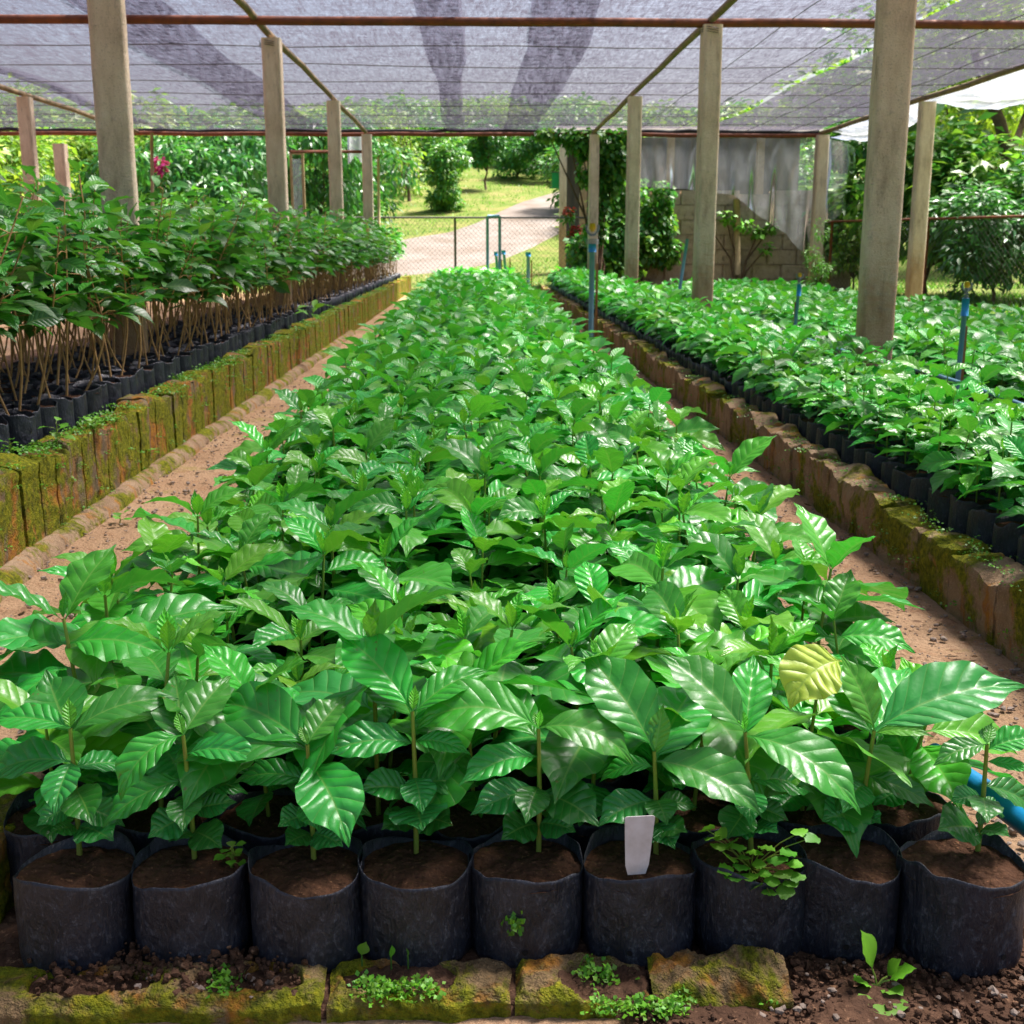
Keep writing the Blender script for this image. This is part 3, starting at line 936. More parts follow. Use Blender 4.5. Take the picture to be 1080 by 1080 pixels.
front_xy = []
for k, (bx, sb, stp, lvs) in enumerate(FRONT):
    # bag centre on the ground line of the row
    c = at_z(bx, 908, BAG_H)
    X = CAM[0] + (sight(bx, 905) * 1.07)[0]
    X = at_y(bx, 905, Y0 - 0.02)[0]
    loc = np.array([X, Y0 - (0.02 if k == 8 else 0.0) + 0.003 * math.sin(k * 2.1), 0.0])
    front_xy.append(loc)
    zc = depth_of(loc + (0, 0, 0.1))
    P0 = at_z(sb[0], sb[1], BAG_H - 0.012)
    P0[:2] = loc[:2] + np.clip(P0[:2] - loc[:2], -0.03, 0.03)
    zc0 = depth_of(P0)
    P1 = at_depth(stp[0], stp[1], zc0 - 0.03)
    L_ = []
    for f, tp_, dd, wr, bend, roll, age in lvs:
        zt = zc0 - 0.02 + dd * 1.0
        L_.append((f, at_depth(tp_[0], tp_[1], zt) - loc, wr, bend, roll, age, False))
    if k == 7:
        nodep = at_depth(888, 697, zc0 - 0.01) - loc
    for s_ in (-1, 1):
        L_.append((.26, at_depth(sb[0] + s_ * (34 + 6 * math.sin(k * 5)), sb[1] - 22 + 5 * math.sin(k * 7 + s_), zc0 - 0.035) - loc, .78, .6, 0, .12, False))
    L_.append((.55, at_depth(sb[0] + 14 * math.sin(k * 4 + 1), sb[1] - 34, zc0 - 0.06) - loc, .62, .8, 0, .2, False))
    st, lf, yl = custom_plant(P0 - loc, P1 - loc, L_, 900 + k)
    if k in (1, 4, 0, 2):
        s2, l2 = short_plant(960 + k, 'hi', 0.10)   # inner foliage behind
    s = 1.06 if k == 8 else 1.0
    r = empty('potted_seedling', loc, 'coffee ' + FL[k], 'seedling', G_C)
    b = link('grow_bag', bag_mesh(40 + k).mesh('grow_bag', [MT['bag'], MT['hole']]), r); b.scale = (s * 1.06, s, s * 1.03)
    b.rotation_euler = (0, 0, 0.4 * math.sin(k * 3.3))
    q = link('soil', soil_mesh(40 + k).mesh('soil', MT['soil']), r); q.scale = (s * 1.06, s, s * 1.03)
    link('stem', st.mesh('stem', MT['stem_green']), r)
    link('foliage', lf.mesh('foliage', MT['leaf']), r)
    if k == 7:
        ya = Acc()
        # a crumpled yellow leaf hanging from the young shoot
        rgy = np.random.default_rng(5)
        d = (at_depth(834, 768, zc0 - 0.03) - loc) - nodep
        V, F_, U, C_ = leaf_batch(nodep[None], math.atan2(d[1], d[0]), 0.25, 0.082, 0.060, 1.5, -0.7, 0.6, rgy, T_HI, 8, amp=0.0015, fold=0.15, wave=0.05, twist=.2)
        ya.add(V, F_, U, C_)
        o = link('leaf', ya.mesh('leaf', MT['yellow']), r)
        o['label'] = 'crumpled yellow leaf'

# ---- the rest of the middle bed
protos = {}
NROW_C = 21
src = None
for row in range(1, NROW_C):
    for c in range(9):
        x = -.427 + c * 0.1080 + rng0.normal(0, 0.005)
        y = Y0 + row * PY + rng0.normal(0, 0.004)
        m_ = hi[rng0.integers(NV_HI)]
        sc = float(rng0.uniform(0.82, 1.14))
        lab = f'coffee seedling in row {ORD[row]} of the middle bed, ' + ('at its left edge' if c == 0 else 'at its right edge' if c == 8 else f'{ORD[c]} from its left edge')
        if src is None:
            src = seedling('potted_seedling', (x, y, 0), rng0.uniform(0, 6.28), m_, lab, 'seedling', G_C)
            for ch in src.children:
                if ch.name.startswith(('stem', 'foliage')): ch.scale = (sc,) * 3
        else:
            copy_thing(src, (x, y, 0), rng0.uniform(0, 6.28), lab, sc, m_)

# right bed, four columns behind the right wall
RX = [0.985, 1.085, 1.185, 1.285]
ZR = 0.068
R_Y0 = 1.85
for row in range(22):
    for c, x in enumerate(RX):
        lab = f'coffee seedling in row {ORD[row]} of the narrow right bed, ' + ['next to the wall', 'second from the wall', 'third from the wall', 'beside the posts'][c]
        m_ = hi[rng0.integers(NV_HI)]
        o = copy_thing(src, (x + rng0.normal(0, 0.004), R_Y0 + row * 0.103, ZR), rng0.uniform(0, 6.28), lab, float(rng0.uniform(.76, .98)) * (.88 if c == 0 else 1), m_)
        o['group'] = G_R
FX = [1.69 + 0.1055 * k for k in range(11)]
F_Y0 = 3.35
for row in range(3):
    for c, x in enumerate(FX[:9]):
        lab = f'coffee seedling in row {ORD[row]} of the far right bed, {ORD[c]} from the posts'
        m_ = hi[rng0.integers(NV_HI)]
        o = copy_thing(src, (x + rng0.normal(0, 0.004), F_Y0 + row * PY, ZR), rng0.uniform(0, 6.28), lab, float(rng0.uniform(.8, 1.02)), m_)
        o['group'] = G_F

# everything farther off: one mass per bed kind
far = Acc()
def far_plant(x, y, z, d, edge, sc):
    r = rng0.uniform(0, 6.28)
    cs = float(rng0.normal(0, 0.05))
    if d < 7.0:
        st, lf = mid_plant_a[rng0.integers(16)]
        far.join(lf, r, sc, (x, y, z + BAG_H - .012), cs)
        if edge:
            for c0 in st.M: pass
            s2 = Acc(); s2.join(st, r, sc, (x, y, z + BAG_H - .012))
            s2.M = [np.full_like(mm, 2) for mm in s2.M]
            far.join(s2)
        b = Acc(); b.join(mid_bag_a[rng0.integers(4)], r, 1, (x, y, z)); b.M = [np.full_like(mm, 1) for mm in b.M]; far.join(b)
        b = Acc(); b.join(mid_soil_a[rng0.integers(4)], r, 1, (x, y, z)); b.M = [np.full_like(mm, 3) for mm in b.M]; far.join(b)
    else:
        st, lf = low_plant_a[rng0.integers(16)]
        far.join(lf, r, sc * 1.05, (x, y, z + BAG_H - .012), cs)
        if edge:
            b = Acc(); b.join(low_bag_a, r, 1, (x, y, z)); b.M = [np.full_like(mm, 1) for mm in b.M]; far.join(b)
for row in range(NROW_C, 150):
    y = Y0 + row * PY
    for c in range(9):
        far_plant(-.427 + c * 0.1080 + rng0.normal(0, .005), y + rng0.normal(0, .005), 0, y, c in (0, 8), rng0.uniform(0.88, 1.15) + 0.22 * (y / 17))
for row in list(range(-5, 0)) + list(range(22, 130)):
    y = R_Y0 + row * 0.103
    for c, x in enumerate(RX):
        far_plant(x + rng0.normal(0, .005), y, ZR, y, c in (0, 3), rng0.uniform(.8, 1.0) * (.88 if c == 0 else 1) + 0.25 * (y / 17))
for row in range(-8, 72):
    y = F_Y0 + row * PY
    for c, x in enumerate(FX):
        if 0 <= row < 3 and c < 9: continue
        far_plant(x + rng0.normal(0, .005), y, ZR, y, c in (0, 10) or row == -8, rng0.uniform(.82, 1.05))
far_o = link('seedling_mass', far.mesh('seedling_mass', [MT['leaf'], MT['bag'], MT['stem_green'], MT['soil']]))
tag(far_o, 'dense carpet of coffee seedlings filling the farther part of the beds', kind='stuff')

# ---- left bed of tall saplings
tall_near = []
for k in range(12):
    s, l = tall_plant(400 + k, 'mid')
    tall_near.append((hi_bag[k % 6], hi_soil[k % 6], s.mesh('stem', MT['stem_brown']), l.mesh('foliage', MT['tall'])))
tall_low = [tall_plant(450 + k, 'low') for k in range(12)]
LX = [-1.115 - 0.098 * k for k in range(7)]
ZL = 0.165
L_Y0 = 2.0
rows_l = 148
srcT = None
tallfar = Acc()
for row in range(-6, rows_l):
    y = L_Y0 + row * 0.102
    for c, x in enumerate(LX):
        xx, yy = x + rng0.normal(0, .008), y + rng0.normal(0, .008)
        rz = rng0.uniform(0, 6.28)
        sc = float(rng0.uniform(0.88, 1.12))
        if row >= 0 and row < 58 and c < 5:
            lab = f'tall bare-stemmed sapling in row {ORD[row]} of the left bed, ' + ['next to the mossy wall', 'second from the wall', 'third from the wall', 'fourth from the wall', 'fifth from the wall'][c]
            m_ = tall_near[rng0.integers(12)]
            if srcT is None:
                srcT = seedling('potted_sapling', (xx, yy, ZL), rz, m_, lab, 'sapling', G_L)
            else:
                copy_thing(srcT, (xx, yy, ZL), rz, lab, sc, m_)
        else:
            st, lf = tall_low[rng0.integers(12)]
            z = ZL + BAG_H - .012
            tallfar.join(lf, rz, sc, (xx, yy, z), float(rng0.normal(0, .05)))
            s2 = Acc(); s2.join(st, rz, sc, (xx, yy, z)); s2.M = [np.full_like(mm, 2) for mm in s2.M]; tallfar.join(s2)
            if c < 2 or row < 0:
                b = Acc(); b.join(mid_bag_a[rng0.integers(4)] if yy < 9 else low_bag_a, rz, 1, (xx, yy, ZL)); b.M = [np.full_like(mm, 1) for mm in b.M]; tallfar.join(b)
tf = link('sapling_mass', tallfar.mesh('sapling_mass', [MT['tall'], MT['bag'], MT['stem_brown']]))
tag(tf, 'tall saplings standing close together in the farther and inner part of the left bed', kind='stuff')
# ------------------------------------------------------------------ terrain
def terrain(x, y):
    x, y = np.asarray(x, float), np.asarray(y, float)
    t = np.clip(y - 18.0, 0, None)
    base = np.where(t < 4, t * t * 0.0125, 0.2 + (t - 4) * 0.155)
    base = np.minimum(base, 7.0 + 0 * base)
    side = np.clip(np.abs(x) - 9, 0, None) * 0.05 * sstep(10, 22, y)
    return base + side + 0.10 * sstep(17, 24, y) * fbm(np.stack([x * 0.3, y * 0.3, 0 * x], -1), 3)


def ground_point(px, py):
    d = sight(px, py)
    s = 0.5
    for k in range(4000):
        p = CAM + d * s
        if p[2] <= terrain(p[0], p[1]): break
        s += 0.02 if s < 60 else 0.5
    return p


g = Acc()
ys = np.concatenate([np.arange(-3, 4.2, 0.02), np.arange(4.2, 18, 0.12), np.arange(18, 60, 0.35), np.arange(60, 161, 5.0)])
xs = np.concatenate([np.arange(-120, -14, 4.0), np.arange(-14, -1.4, 0.35), np.arange(-1.4, 1.4, 0.025), np.arange(1.4, 14, 0.35), np.arange(14, 121, 4.0)])
XX, YY = np.meshgrid(xs, ys, indexing='ij')
ZZ = terrain(XX, YY)
nearm = 1 - sstep(3.5, 5, YY)
ZZ = ZZ + nearm * (0.0035 * fbm(np.stack([XX * 9, YY * 9, 0 * XX], -1), 3) + 0.0028 * fbm(np.stack([XX * 38, YY * 38, 0 * XX], -1), 2)) - 0.004
g.add(np.stack([XX, YY, ZZ], -1), grid_faces(len(xs) - 1, len(ys) - 1)[:, ::-1][:, ::1])
go = link('ground', g.mesh('ground', MT['ground'])); tag(go, kind='structure')

# soil of the beds
def soil_sheet(name, x0, x1, y0, y1, z, step=0.02, amp=0.006, edge=True):
    xs = np.arange(x0, x1 + step, step); ys = np.arange(y0, y1 + step, step)
    A, B = np.meshgrid(xs, ys, indexing='ij')
    Z = z + amp * fbm(np.stack([A * 30, B * 30, 0 * A + z * 9], -1), 4) + amp * 0.8 * np.maximum(fbm(np.stack([A * 85, B * 85, 0 * A + 3], -1), 2), 0)
    if edge:
        e = np.minimum(np.minimum(A - x0, x1 - A), np.minimum(B - y0, y1 - B))
        Z = np.where(e < step * 0.5, -0.03, Z)
    a = Acc(); a.add(np.stack([A, B, Z], -1), grid_faces(len(xs) - 1, len(ys) - 1))
    o = link(name, a.mesh(name, MT['dirt'])); tag(o, kind='structure'); return o
soil_sheet('soil_bed', -0.53, 0.56, 0.90, 3.2, 0.006, 0.012)
soil_sheet('soil_bed', -0.50, 0.52, 3.22, 17.2, 0.006, 0.08)
soil_sheet('soil_bed', 0.955, 3.0, 1.0, 16.0, ZR - 0.006, 0.06)
soil_sheet('soil_bed', -2.2, -1.03, 0.6, 17.3, ZL - 0.01, 0.06)
soil_sheet('soil_strip', 0.12, 0.80, 0.55, 0.925, 0.009, 0.006, 0.009)

# concrete drive winding uphill behind the fence
Lp = [(300, 268), (395, 262), (440, 250), (470, 246), (500, 236), (522, 225), (547, 214), (575, 206), (592, 201)]
Rp = [(330, 296), (440, 290), (520, 279), (562, 262), (588, 248), (606, 240), (628, 228), (645, 216), (640, 207)]
LW = np.array([ground_point(*p)[:2] for p in Lp]); RW = np.array([ground_point(*p)[:2] for p in Rp])
tq = np.linspace(0, len(Lp) - 1, 90)
ip = lambda A: np.stack([np.interp(tq, np.arange(len(A)), A[:, i]) for i in (0, 1)], 1)
def sm(A):
    for _ in range(6): A[1:-1] = (A[:-2] + A[1:-1] * 2 + A[2:]) / 4
    return A
LW, RW = sm(ip(LW)), sm(ip(RW))
q = np.linspace(0, 1, 25)[None, :, None]
DR = LW[:, None] * (1 - q) + RW[:, None] * q
wob = fbm(np.stack([DR[..., 0] * 1.3, DR[..., 1] * 1.3, 0 * DR[..., 0]], -1), 3)
edge = (np.abs(q[..., 0] - 0.5) > 0.49)
DZ = terrain(DR[..., 0], DR[..., 1]) + 0.03 - 0.06 * edge
a = Acc(); a.add(np.concatenate([DR, DZ[..., None]], -1), grid_faces(89, 24))
tag(link('driveway', a.mesh('driveway', MT['concrete_drive'])), kind='structure')


# ------------------------------------------------------------------ retaining walls of upright blocks
def rough_block(acc, c, s, seed, step, amp, topnoise=0.0, tilt=0.0, mat=0):
    """weathered block: box surface as a fine grid pushed about by noise"""
    hx, hy, hz = np.asarray(s) / 2
    ax = [max(2, int(round(2 * h / step))) for h in (hx, hy, hz)]
    def face(o, u, v, nu, nv):
        a_, b_ = np.meshgrid(np.linspace(-1, 1, nu + 1), np.linspace(-1, 1, nv + 1), indexing='ij')
        P = o + a_[..., None] * u + b_[..., None] * v
        return P, grid_faces(nu, nv)
    X, Y, Z = np.array([hx, 0, 0]), np.array([0, hy, 0]), np.array([0, 0, hz])
    for o, u, v, nu, nv in ((X, Y, Z, ax[1], ax[2]), (-X, -Y, Z, ax[1], ax[2]), (Y, -X, Z, ax[0], ax[2]), (-Y, X, Z, ax[0], ax[2]), (Z, X, Y, ax[0], ax[1])):
        P, F = face(o, u, v, nu, nv)
        r = 0.16 * min(hx, hy, 0.03)
        Q = P.copy()
        core = np.clip(P, -np.array([hx - r, hy - r, hz - r]), np.array([hx - r, hy - r, hz - r]))
        dd = P - core
        ln = np.linalg.norm(dd, axis=-1, keepdims=True) + 1e-9
        Q = core + dd / ln * np.minimum(ln, r)
        W = Q + np.asarray(c)
        nrm = dd / ln
        k = amp * fbm(W * 14 + seed * 0, 3) + amp * 0.8 * fbm(W * 48, 3)
        W = W + nrm * k[..., None]
        up = (P[..., 2] + hz) / (2 * hz)
        W[..., 2] += topnoise * up ** 3 * fbm(np.stack([W[..., 0] * 12, W[..., 1] * 12, 0 * up + 5], -1), 3)
        W[..., 0] += tilt * up * hz * 2
        acc.add(W, F, mat=mat)


def block_wall(name, label, x, th, y0, y1, blk, h, mt, seed, hj=0.012, xj=0.006, topn=0.02):
    rng = np.random.default_rng(seed)
    acc = Acc()
    y = y0
    while y < y1:
        b = blk * rng.uniform(0.93, 1.05)
        st = 0.009 if y < 3.5 else (0.018 if y < 6 else 0.05)
        hh = h + rng.normal(0, hj) + (0.0)
        if name and mt == 'wall_r' and rng.random() < 0.15: hh *= 0.93
        rough_block(acc, (x + rng.normal(0, xj), y + b / 2, hh / 2 - 0.02), (th, b - 0.0015, hh + 0.04), seed, st, 0.006, topn, rng.normal(0, 0.007))
        y += b
    o = link(name, acc.mesh('blocks', MT[mt]))
    return tag(o, label, 'wall')


wl = block_wall('retaining_wall', 'low mossy orange and green wall of upright blocks holding the bed of tall saplings', -0.985, 0.085, 0.7, 17.6, 0.098, 0.20, 'wall_l', 3, 0.004, 0.0015, 0.035)
wr = block_wall('retaining_wall', 'low weathered brown block wall with mossy patches edging the narrow right bed', 0.895, 0.075, 0.9, 15.8, 0.19, 0.118, 'wall_r', 5, 0.005, 0.003, 0.04)

# footing strip along the left wall and crumbled cement on the right one
acc = Acc()
yy = np.arange(0.8, 9, 0.02)
pr = np.array([(-0.945, 0.03), (-0.925, 0.028), (-0.905, 0.014), (-0.898, -0.02)])
P = np.array([[(x + 0.006 * math.sin(y * 9), y, z) for x, z in pr] for y in yy])
P[..., 0] += 0.006 * fbm(P * 12, 3)
P[..., 2] += 0.005 * fbm(P * 25, 3)
acc.add(P, grid_faces(len(yy) - 1, 3)[:, ::-1])
link('footing', acc.mesh('footing', MT['wall_r']), wl)


# ------------------------------------------------------------------ small leaves: moss and weeds
def tuft(acc, c, r, n, rng, size=0.006, up=0.5, h=0.0, round_=1.0, age=(0.2, 0.9), tt=T_BG):
    p = rng.normal(0, 1, (n, 3)) * np.array([r, r, 0])
    p[:, 2] = rng.uniform(0, 1, n) * h * np.exp(-(p[:, 0] ** 2 + p[:, 1] ** 2) / (r * r + 1e-9))
    B = np.asarray(c) + p
    L = size * rng.uniform(0.6, 1.3, n)
    acc.add(*leaf_batch(B, rng.uniform(0, 6.28, n), rng.uniform(0, up * 2, n), L, L * 0.9 * round_, rng.uniform(0, 1, n), rng.normal(0, 0.4, n),
                        rng.uniform(age[0], age[1], n), rng, tt, 2, fold=0.15, pet=0.05, shape=1.0))


rg = np.random.default_rng(21)
mo = Acc()
for k in range(700):   # left wall top and face
    y = 0.9 + 12 * rg.random() ** 1.7
    if rg.random() < 0.62:
        tuft(mo, (-0.985 + rg.normal(0, .025), y, 0.205), 0.016, 26, rg, 0.0075, 0.5, 0.012)
    else:
        tuft(mo, (-0.938, y, rg.uniform(0.03, 0.19)), 0.007, 14, rg, 0.006, 0.4, 0.01)
link('moss', mo.mesh('moss', MT['moss_leaf']), wl)['kind'] = 'stuff'
mo = Acc()
for k in range(260):
    y = 1.2 + 8 * rg.random() ** 1.6
    if rg.random() < 0.5:
        tuft(mo, (0.895 + rg.normal(0, .02), y, 0.122), 0.014, 20, rg, 0.006, 0.5, 0.008)
    else:
        tuft(mo, (0.853, y, rg.uniform(0.01, 0.07)), 0.008, 14, rg, 0.0055, 0.4, 0.01)
link('moss', mo.mesh('moss', MT['moss_leaf']), wr)['kind'] = 'stuff'

# weeds on the left wall and along the path
def weed(name, label, c, n, size, seed, H=0.05, cat='weed', rnd=0.8, age=(0.4, 0.8), mt='moss_leaf', group=None, spread=0.35):
    rng = np.random.default_rng(seed)
    r = empty(name, c, label, cat, group)
    st, lf = Acc(), Acc()
    add_tube(st, [(0, 0, -0.005), (0.002, 0.001, H * .5), (0.003, 0, H)], [0.0016, 0.0013, 0.001], 5, caps=False)
    for k in range(n):
        a = k * 2.4 + rng.normal(0, .3)
        f = 0.25 + 0.75 * k / max(1, n - 1)
        rr = size * spread * rng.uniform(0.8, 1.8)
        p = np.array([0.002, 0, H * f]); q = p + np.array([math.cos(a) * rr, math.sin(a) * rr, size * 0.25])
        add_tube(st, [p, (p + q) / 2 + (0, 0, .002), q], 0.0007, 4, caps=False)
        L = size * rng.uniform(0.75, 1.2)
        lf.add(*leaf_batch(q[None], a, rng.uniform(0, .6), L, L * rnd, rng.uniform(.3, .9), rng.normal(0, .2), rng.uniform(*age), rng, T_MID, 4, amp=0.0004, fold=.12, pet=0.03, shape=0.95, wave=.03))
    link('stem', st.mesh('stem', MT['stem_green']), r)
    link('foliage', lf.mesh('foliage', MT[mt]), r)
    return r


def wallp(px, py, x):      # point of the vertical plane X = x seen at a pixel
    d = sight(px, py); return CAM + d * (x / d[0])


weed('weed', 'small two-leaved weed at the foot of the mossy wall', at_z(126, 552, 0.0) , 4, 0.022, 31, 0.018)
weed('weed', 'little green weed growing out of the face of the mossy wall', wallp(158, 480, -0.935), 5, 0.020, 32, 0.012)
weed('weed', 'leafy weed on top of the mossy wall near its nearest end', at_z(60, 470, 0.2), 7, 0.026, 33, 0.05)
weed('weed', 'bright weed leaning over the mossy wall below the saplings', at_z(100, 455, 0.2), 8, 0.022, 34, 0.03)
weed('shrub_seedling', 'bright sprig with long leaves reaching out over the mossy wall toward the path', at_z(330, 345, 0.22), 9, 0.12, 35, 0.09, 'seedling', 0.33, (0.5, 0.9), 'moss_leaf', None, 0.15)
weed('weed', 'two-leaved weed by the outer block of the mossy wall', at_z(10, 480, 0.2), 6, 0.02, 36, 0.03)

# weeds in and beside the front bags
s7 = front_xy[6]
cl = empty('creeping_weed', s7 + (0, -0.01, BAG_H - 0.008), 'patch of round-leaved creeping weed spilling over the rim of a black bag', 'weed')
rngw = np.random.default_rng(77)
st, lf = Acc(), Acc()
for px, py in [(745, 875), (752, 884), (760, 880), (770, 890), (778, 894), (786, 905), (795, 900), (800, 912), (806, 922), (790, 925), (775, 925), (815, 930), (826, 922), (834, 932),
               (838, 912), (832, 900), (828, 940), (812, 942), (798, 936), (820, 908), (782, 915), (770, 905), (843, 878), (855, 884), (760, 893), (808, 895), (765, 918), (838, 925)]:
    zc = depth_of(s7 + (0, -0.035, BAG_H)) + (900 - py) * 0.0005
    p = at_depth(px, py, zc) - np.array(cl.location)
    p[2] = max(p[2], 0.002 if p[1] > -0.045 else -0.03)
    L = rngw.uniform(0.0135, 0.019)
    a = rngw.uniform(0, 6.28)
    lf.add(*leaf_batch(p[None] - np.array([[math.cos(a) * L / 2, math.sin(a) * L / 2, 0]]), a, .1, L, L * 1.15, 0.3, rngw.normal(0, .3), rngw.uniform(.35, .9), rngw, T_MID, 4, fold=.1, pet=.0, shape=1.0, wave=.05))
    add_tube(st, [(0.0, 0.0, 0.0), p * 0.6 + (0, 0, .004), p], 0.0006, 4, caps=False)
link('stem', st.mesh('stem', MT['stem_green']), cl); link('foliage', lf.mesh('foliage', MT['moss_leaf']), cl)
weed('weed', 'sprig of clover growing on the soil of the second bag', front_xy[1] + (0.035, 0.002, BAG_H - 0.01), 9, 0.011, 41, 0.022, rnd=1.0)
wd = Acc(); tuft(wd, (0, 0, 0), 0.004, 40, rngw, 0.006, 0.7, 0.006)
for lab, p in (('tiny lacy weed sprouting from the side of a black bag', at_y(542, 973, front_xy[4][1] - BAG_R - 0.002)),
               ('tiny weed at the foot of the bag with the blank tag', at_y(620, 1012, front_xy[5][1] - BAG_R - 0.004))):
    o = link('weed', wd.mesh('weed', MT['moss_leaf']), loc=p); tag(o, lab, 'weed'); o.rotation_euler = (R(70), 0, 0)
    if 'foot' in lab: o.scale = (.5, .5, .5)
weed('weed', 'lone broadleaf sprout with large round leaves growing in the bare soil', at_z(927, 1046, 0.01), 1, 0.02, 42, 0.004)
sp = bpy.data.objects['weed.00%d' % 0] if False else None
broad = empty('broadleaf_sprout', at_z(925, 1040, 0.012), 'broadleaf sprout with round toothed leaves in the bare soil beside the kerb', 'weed')
st, lf = Acc(), Acc()
bl = np.array(broad.location); zb = depth_of(bl)
tips = [((920, 1022), (908, 982), .85, .0), ((938, 1034), (966, 1022), .9, -.012), ((926, 1046), (934, 1076), 1.1, -.045), ((918, 1040), (900, 1034), .9, -.008), ((936, 1030), (950, 1012), 1.0, -.004), ((930, 1042), (952, 1050), .9, -.022)]
for (n_, t_, wr_, dd) in tips:
    if wr_ == 0: continue
    a_ = at_depth(*n_, zb) - bl; b_ = at_depth(*t_, zb + dd) - bl
    d = b_ - a_; C_ = np.linalg.norm(d)
    lf.add(*leaf_batch(a_[None], math.atan2(d[1], d[0]), math.asin(d[2] / C_) + .25, C_ * 1.05, C_ * min(wr_, .95), .5, 0, .75, rngw, T_MID, 6, amp=.0004, fold=.1, wave=.04, pet=.05, shape=1.0))
    add_tube(st, [(0, 0, 0), a_ * .5 + (0, 0, .002), a_], 0.0009, 5, caps=False)
link('stem', st.mesh('stem', MT['stem_green']), broad); link('foliage', lf.mesh('foliage', MT['moss_leaf']), broad)
bpy.data.objects.remove([o for o in bpy.data.objects if o.get('label', '').startswith('lone broadleaf')][0])
for o in [o for o in bpy.data.objects if o.parent is None and o.type == 'MESH' and o.name.split('.')[0] in ('stem', 'foliage')]:
    bpy.data.objects.remove(o)
for k, (px, py, s_) in enumerate([(381, 1000, 0.013), (412, 1004, 0.011), (430, 1004, 0.008)]):
    p = at_y(px, py, front_xy[3][1] - 0.055)
    a = Acc(); a.add(*leaf_batch(np.array([[0, 0, -s_ / 2]]), 0.3 + k, 1.3, s_, s_ * .9, .2, 1.3, .6, rngw, T_MID, 4, pet=0, shape=1))
    add_tube(a, [(0, 0.003, -0.02), (0, .002, -s_ / 2)], .0008, 4, caps=False)
    o = link('sprout', a.mesh('sprout', MT['moss_leaf']), loc=p)
    tag(o, ['round-leaved sprout, largest of three behind the middle kerb block', 'half-hidden round sprout, second of three behind the middle kerb block', 'smallest of three round sprouts behind the middle kerb block'][k], 'weed')

# plant tag
p0 = at_y(672, 912, front_xy[5][1] - 0.036); p1 = at_y(675, 861, front_xy[5][1] - 0.026)
hw = 0.0108
u = (p1 - p0); w_ = np.array([1, 0.1, 0])
a = Acc()
V = []
for th_ in (0, 0.0009):
    for f, kw in ((-0.2, .8), (0, 1), (0.97, 1.06), (1.0, .9)):
        for s_ in (-1, 1):
            V.append(p0 + u * f + w_ * hw * kw * s_ + np.array([0, th_, 0]) + np.array([0.0025 * s_ * f, 0, 0]))
V = np.array(V) - p0
a.add(V, np.array([[0, 1, 3, 2], [2, 3, 5, 4], [4, 5, 7, 6], [8, 10, 11, 9], [10, 12, 13, 11], [12, 14, 15, 13], [0, 2, 10, 8], [2, 4, 12, 10], [4, 6, 14, 12], [1, 9, 11, 3], [3, 11, 13, 5], [5, 13, 15, 7], [6, 7, 15, 14]]))
o = link('plant_tag', a.mesh('plant_tag', MT['tagm'], smooth=False), loc=p0)
tag(o, 'blank white plastic tag stuck in the soil of a black bag', 'plant tag')

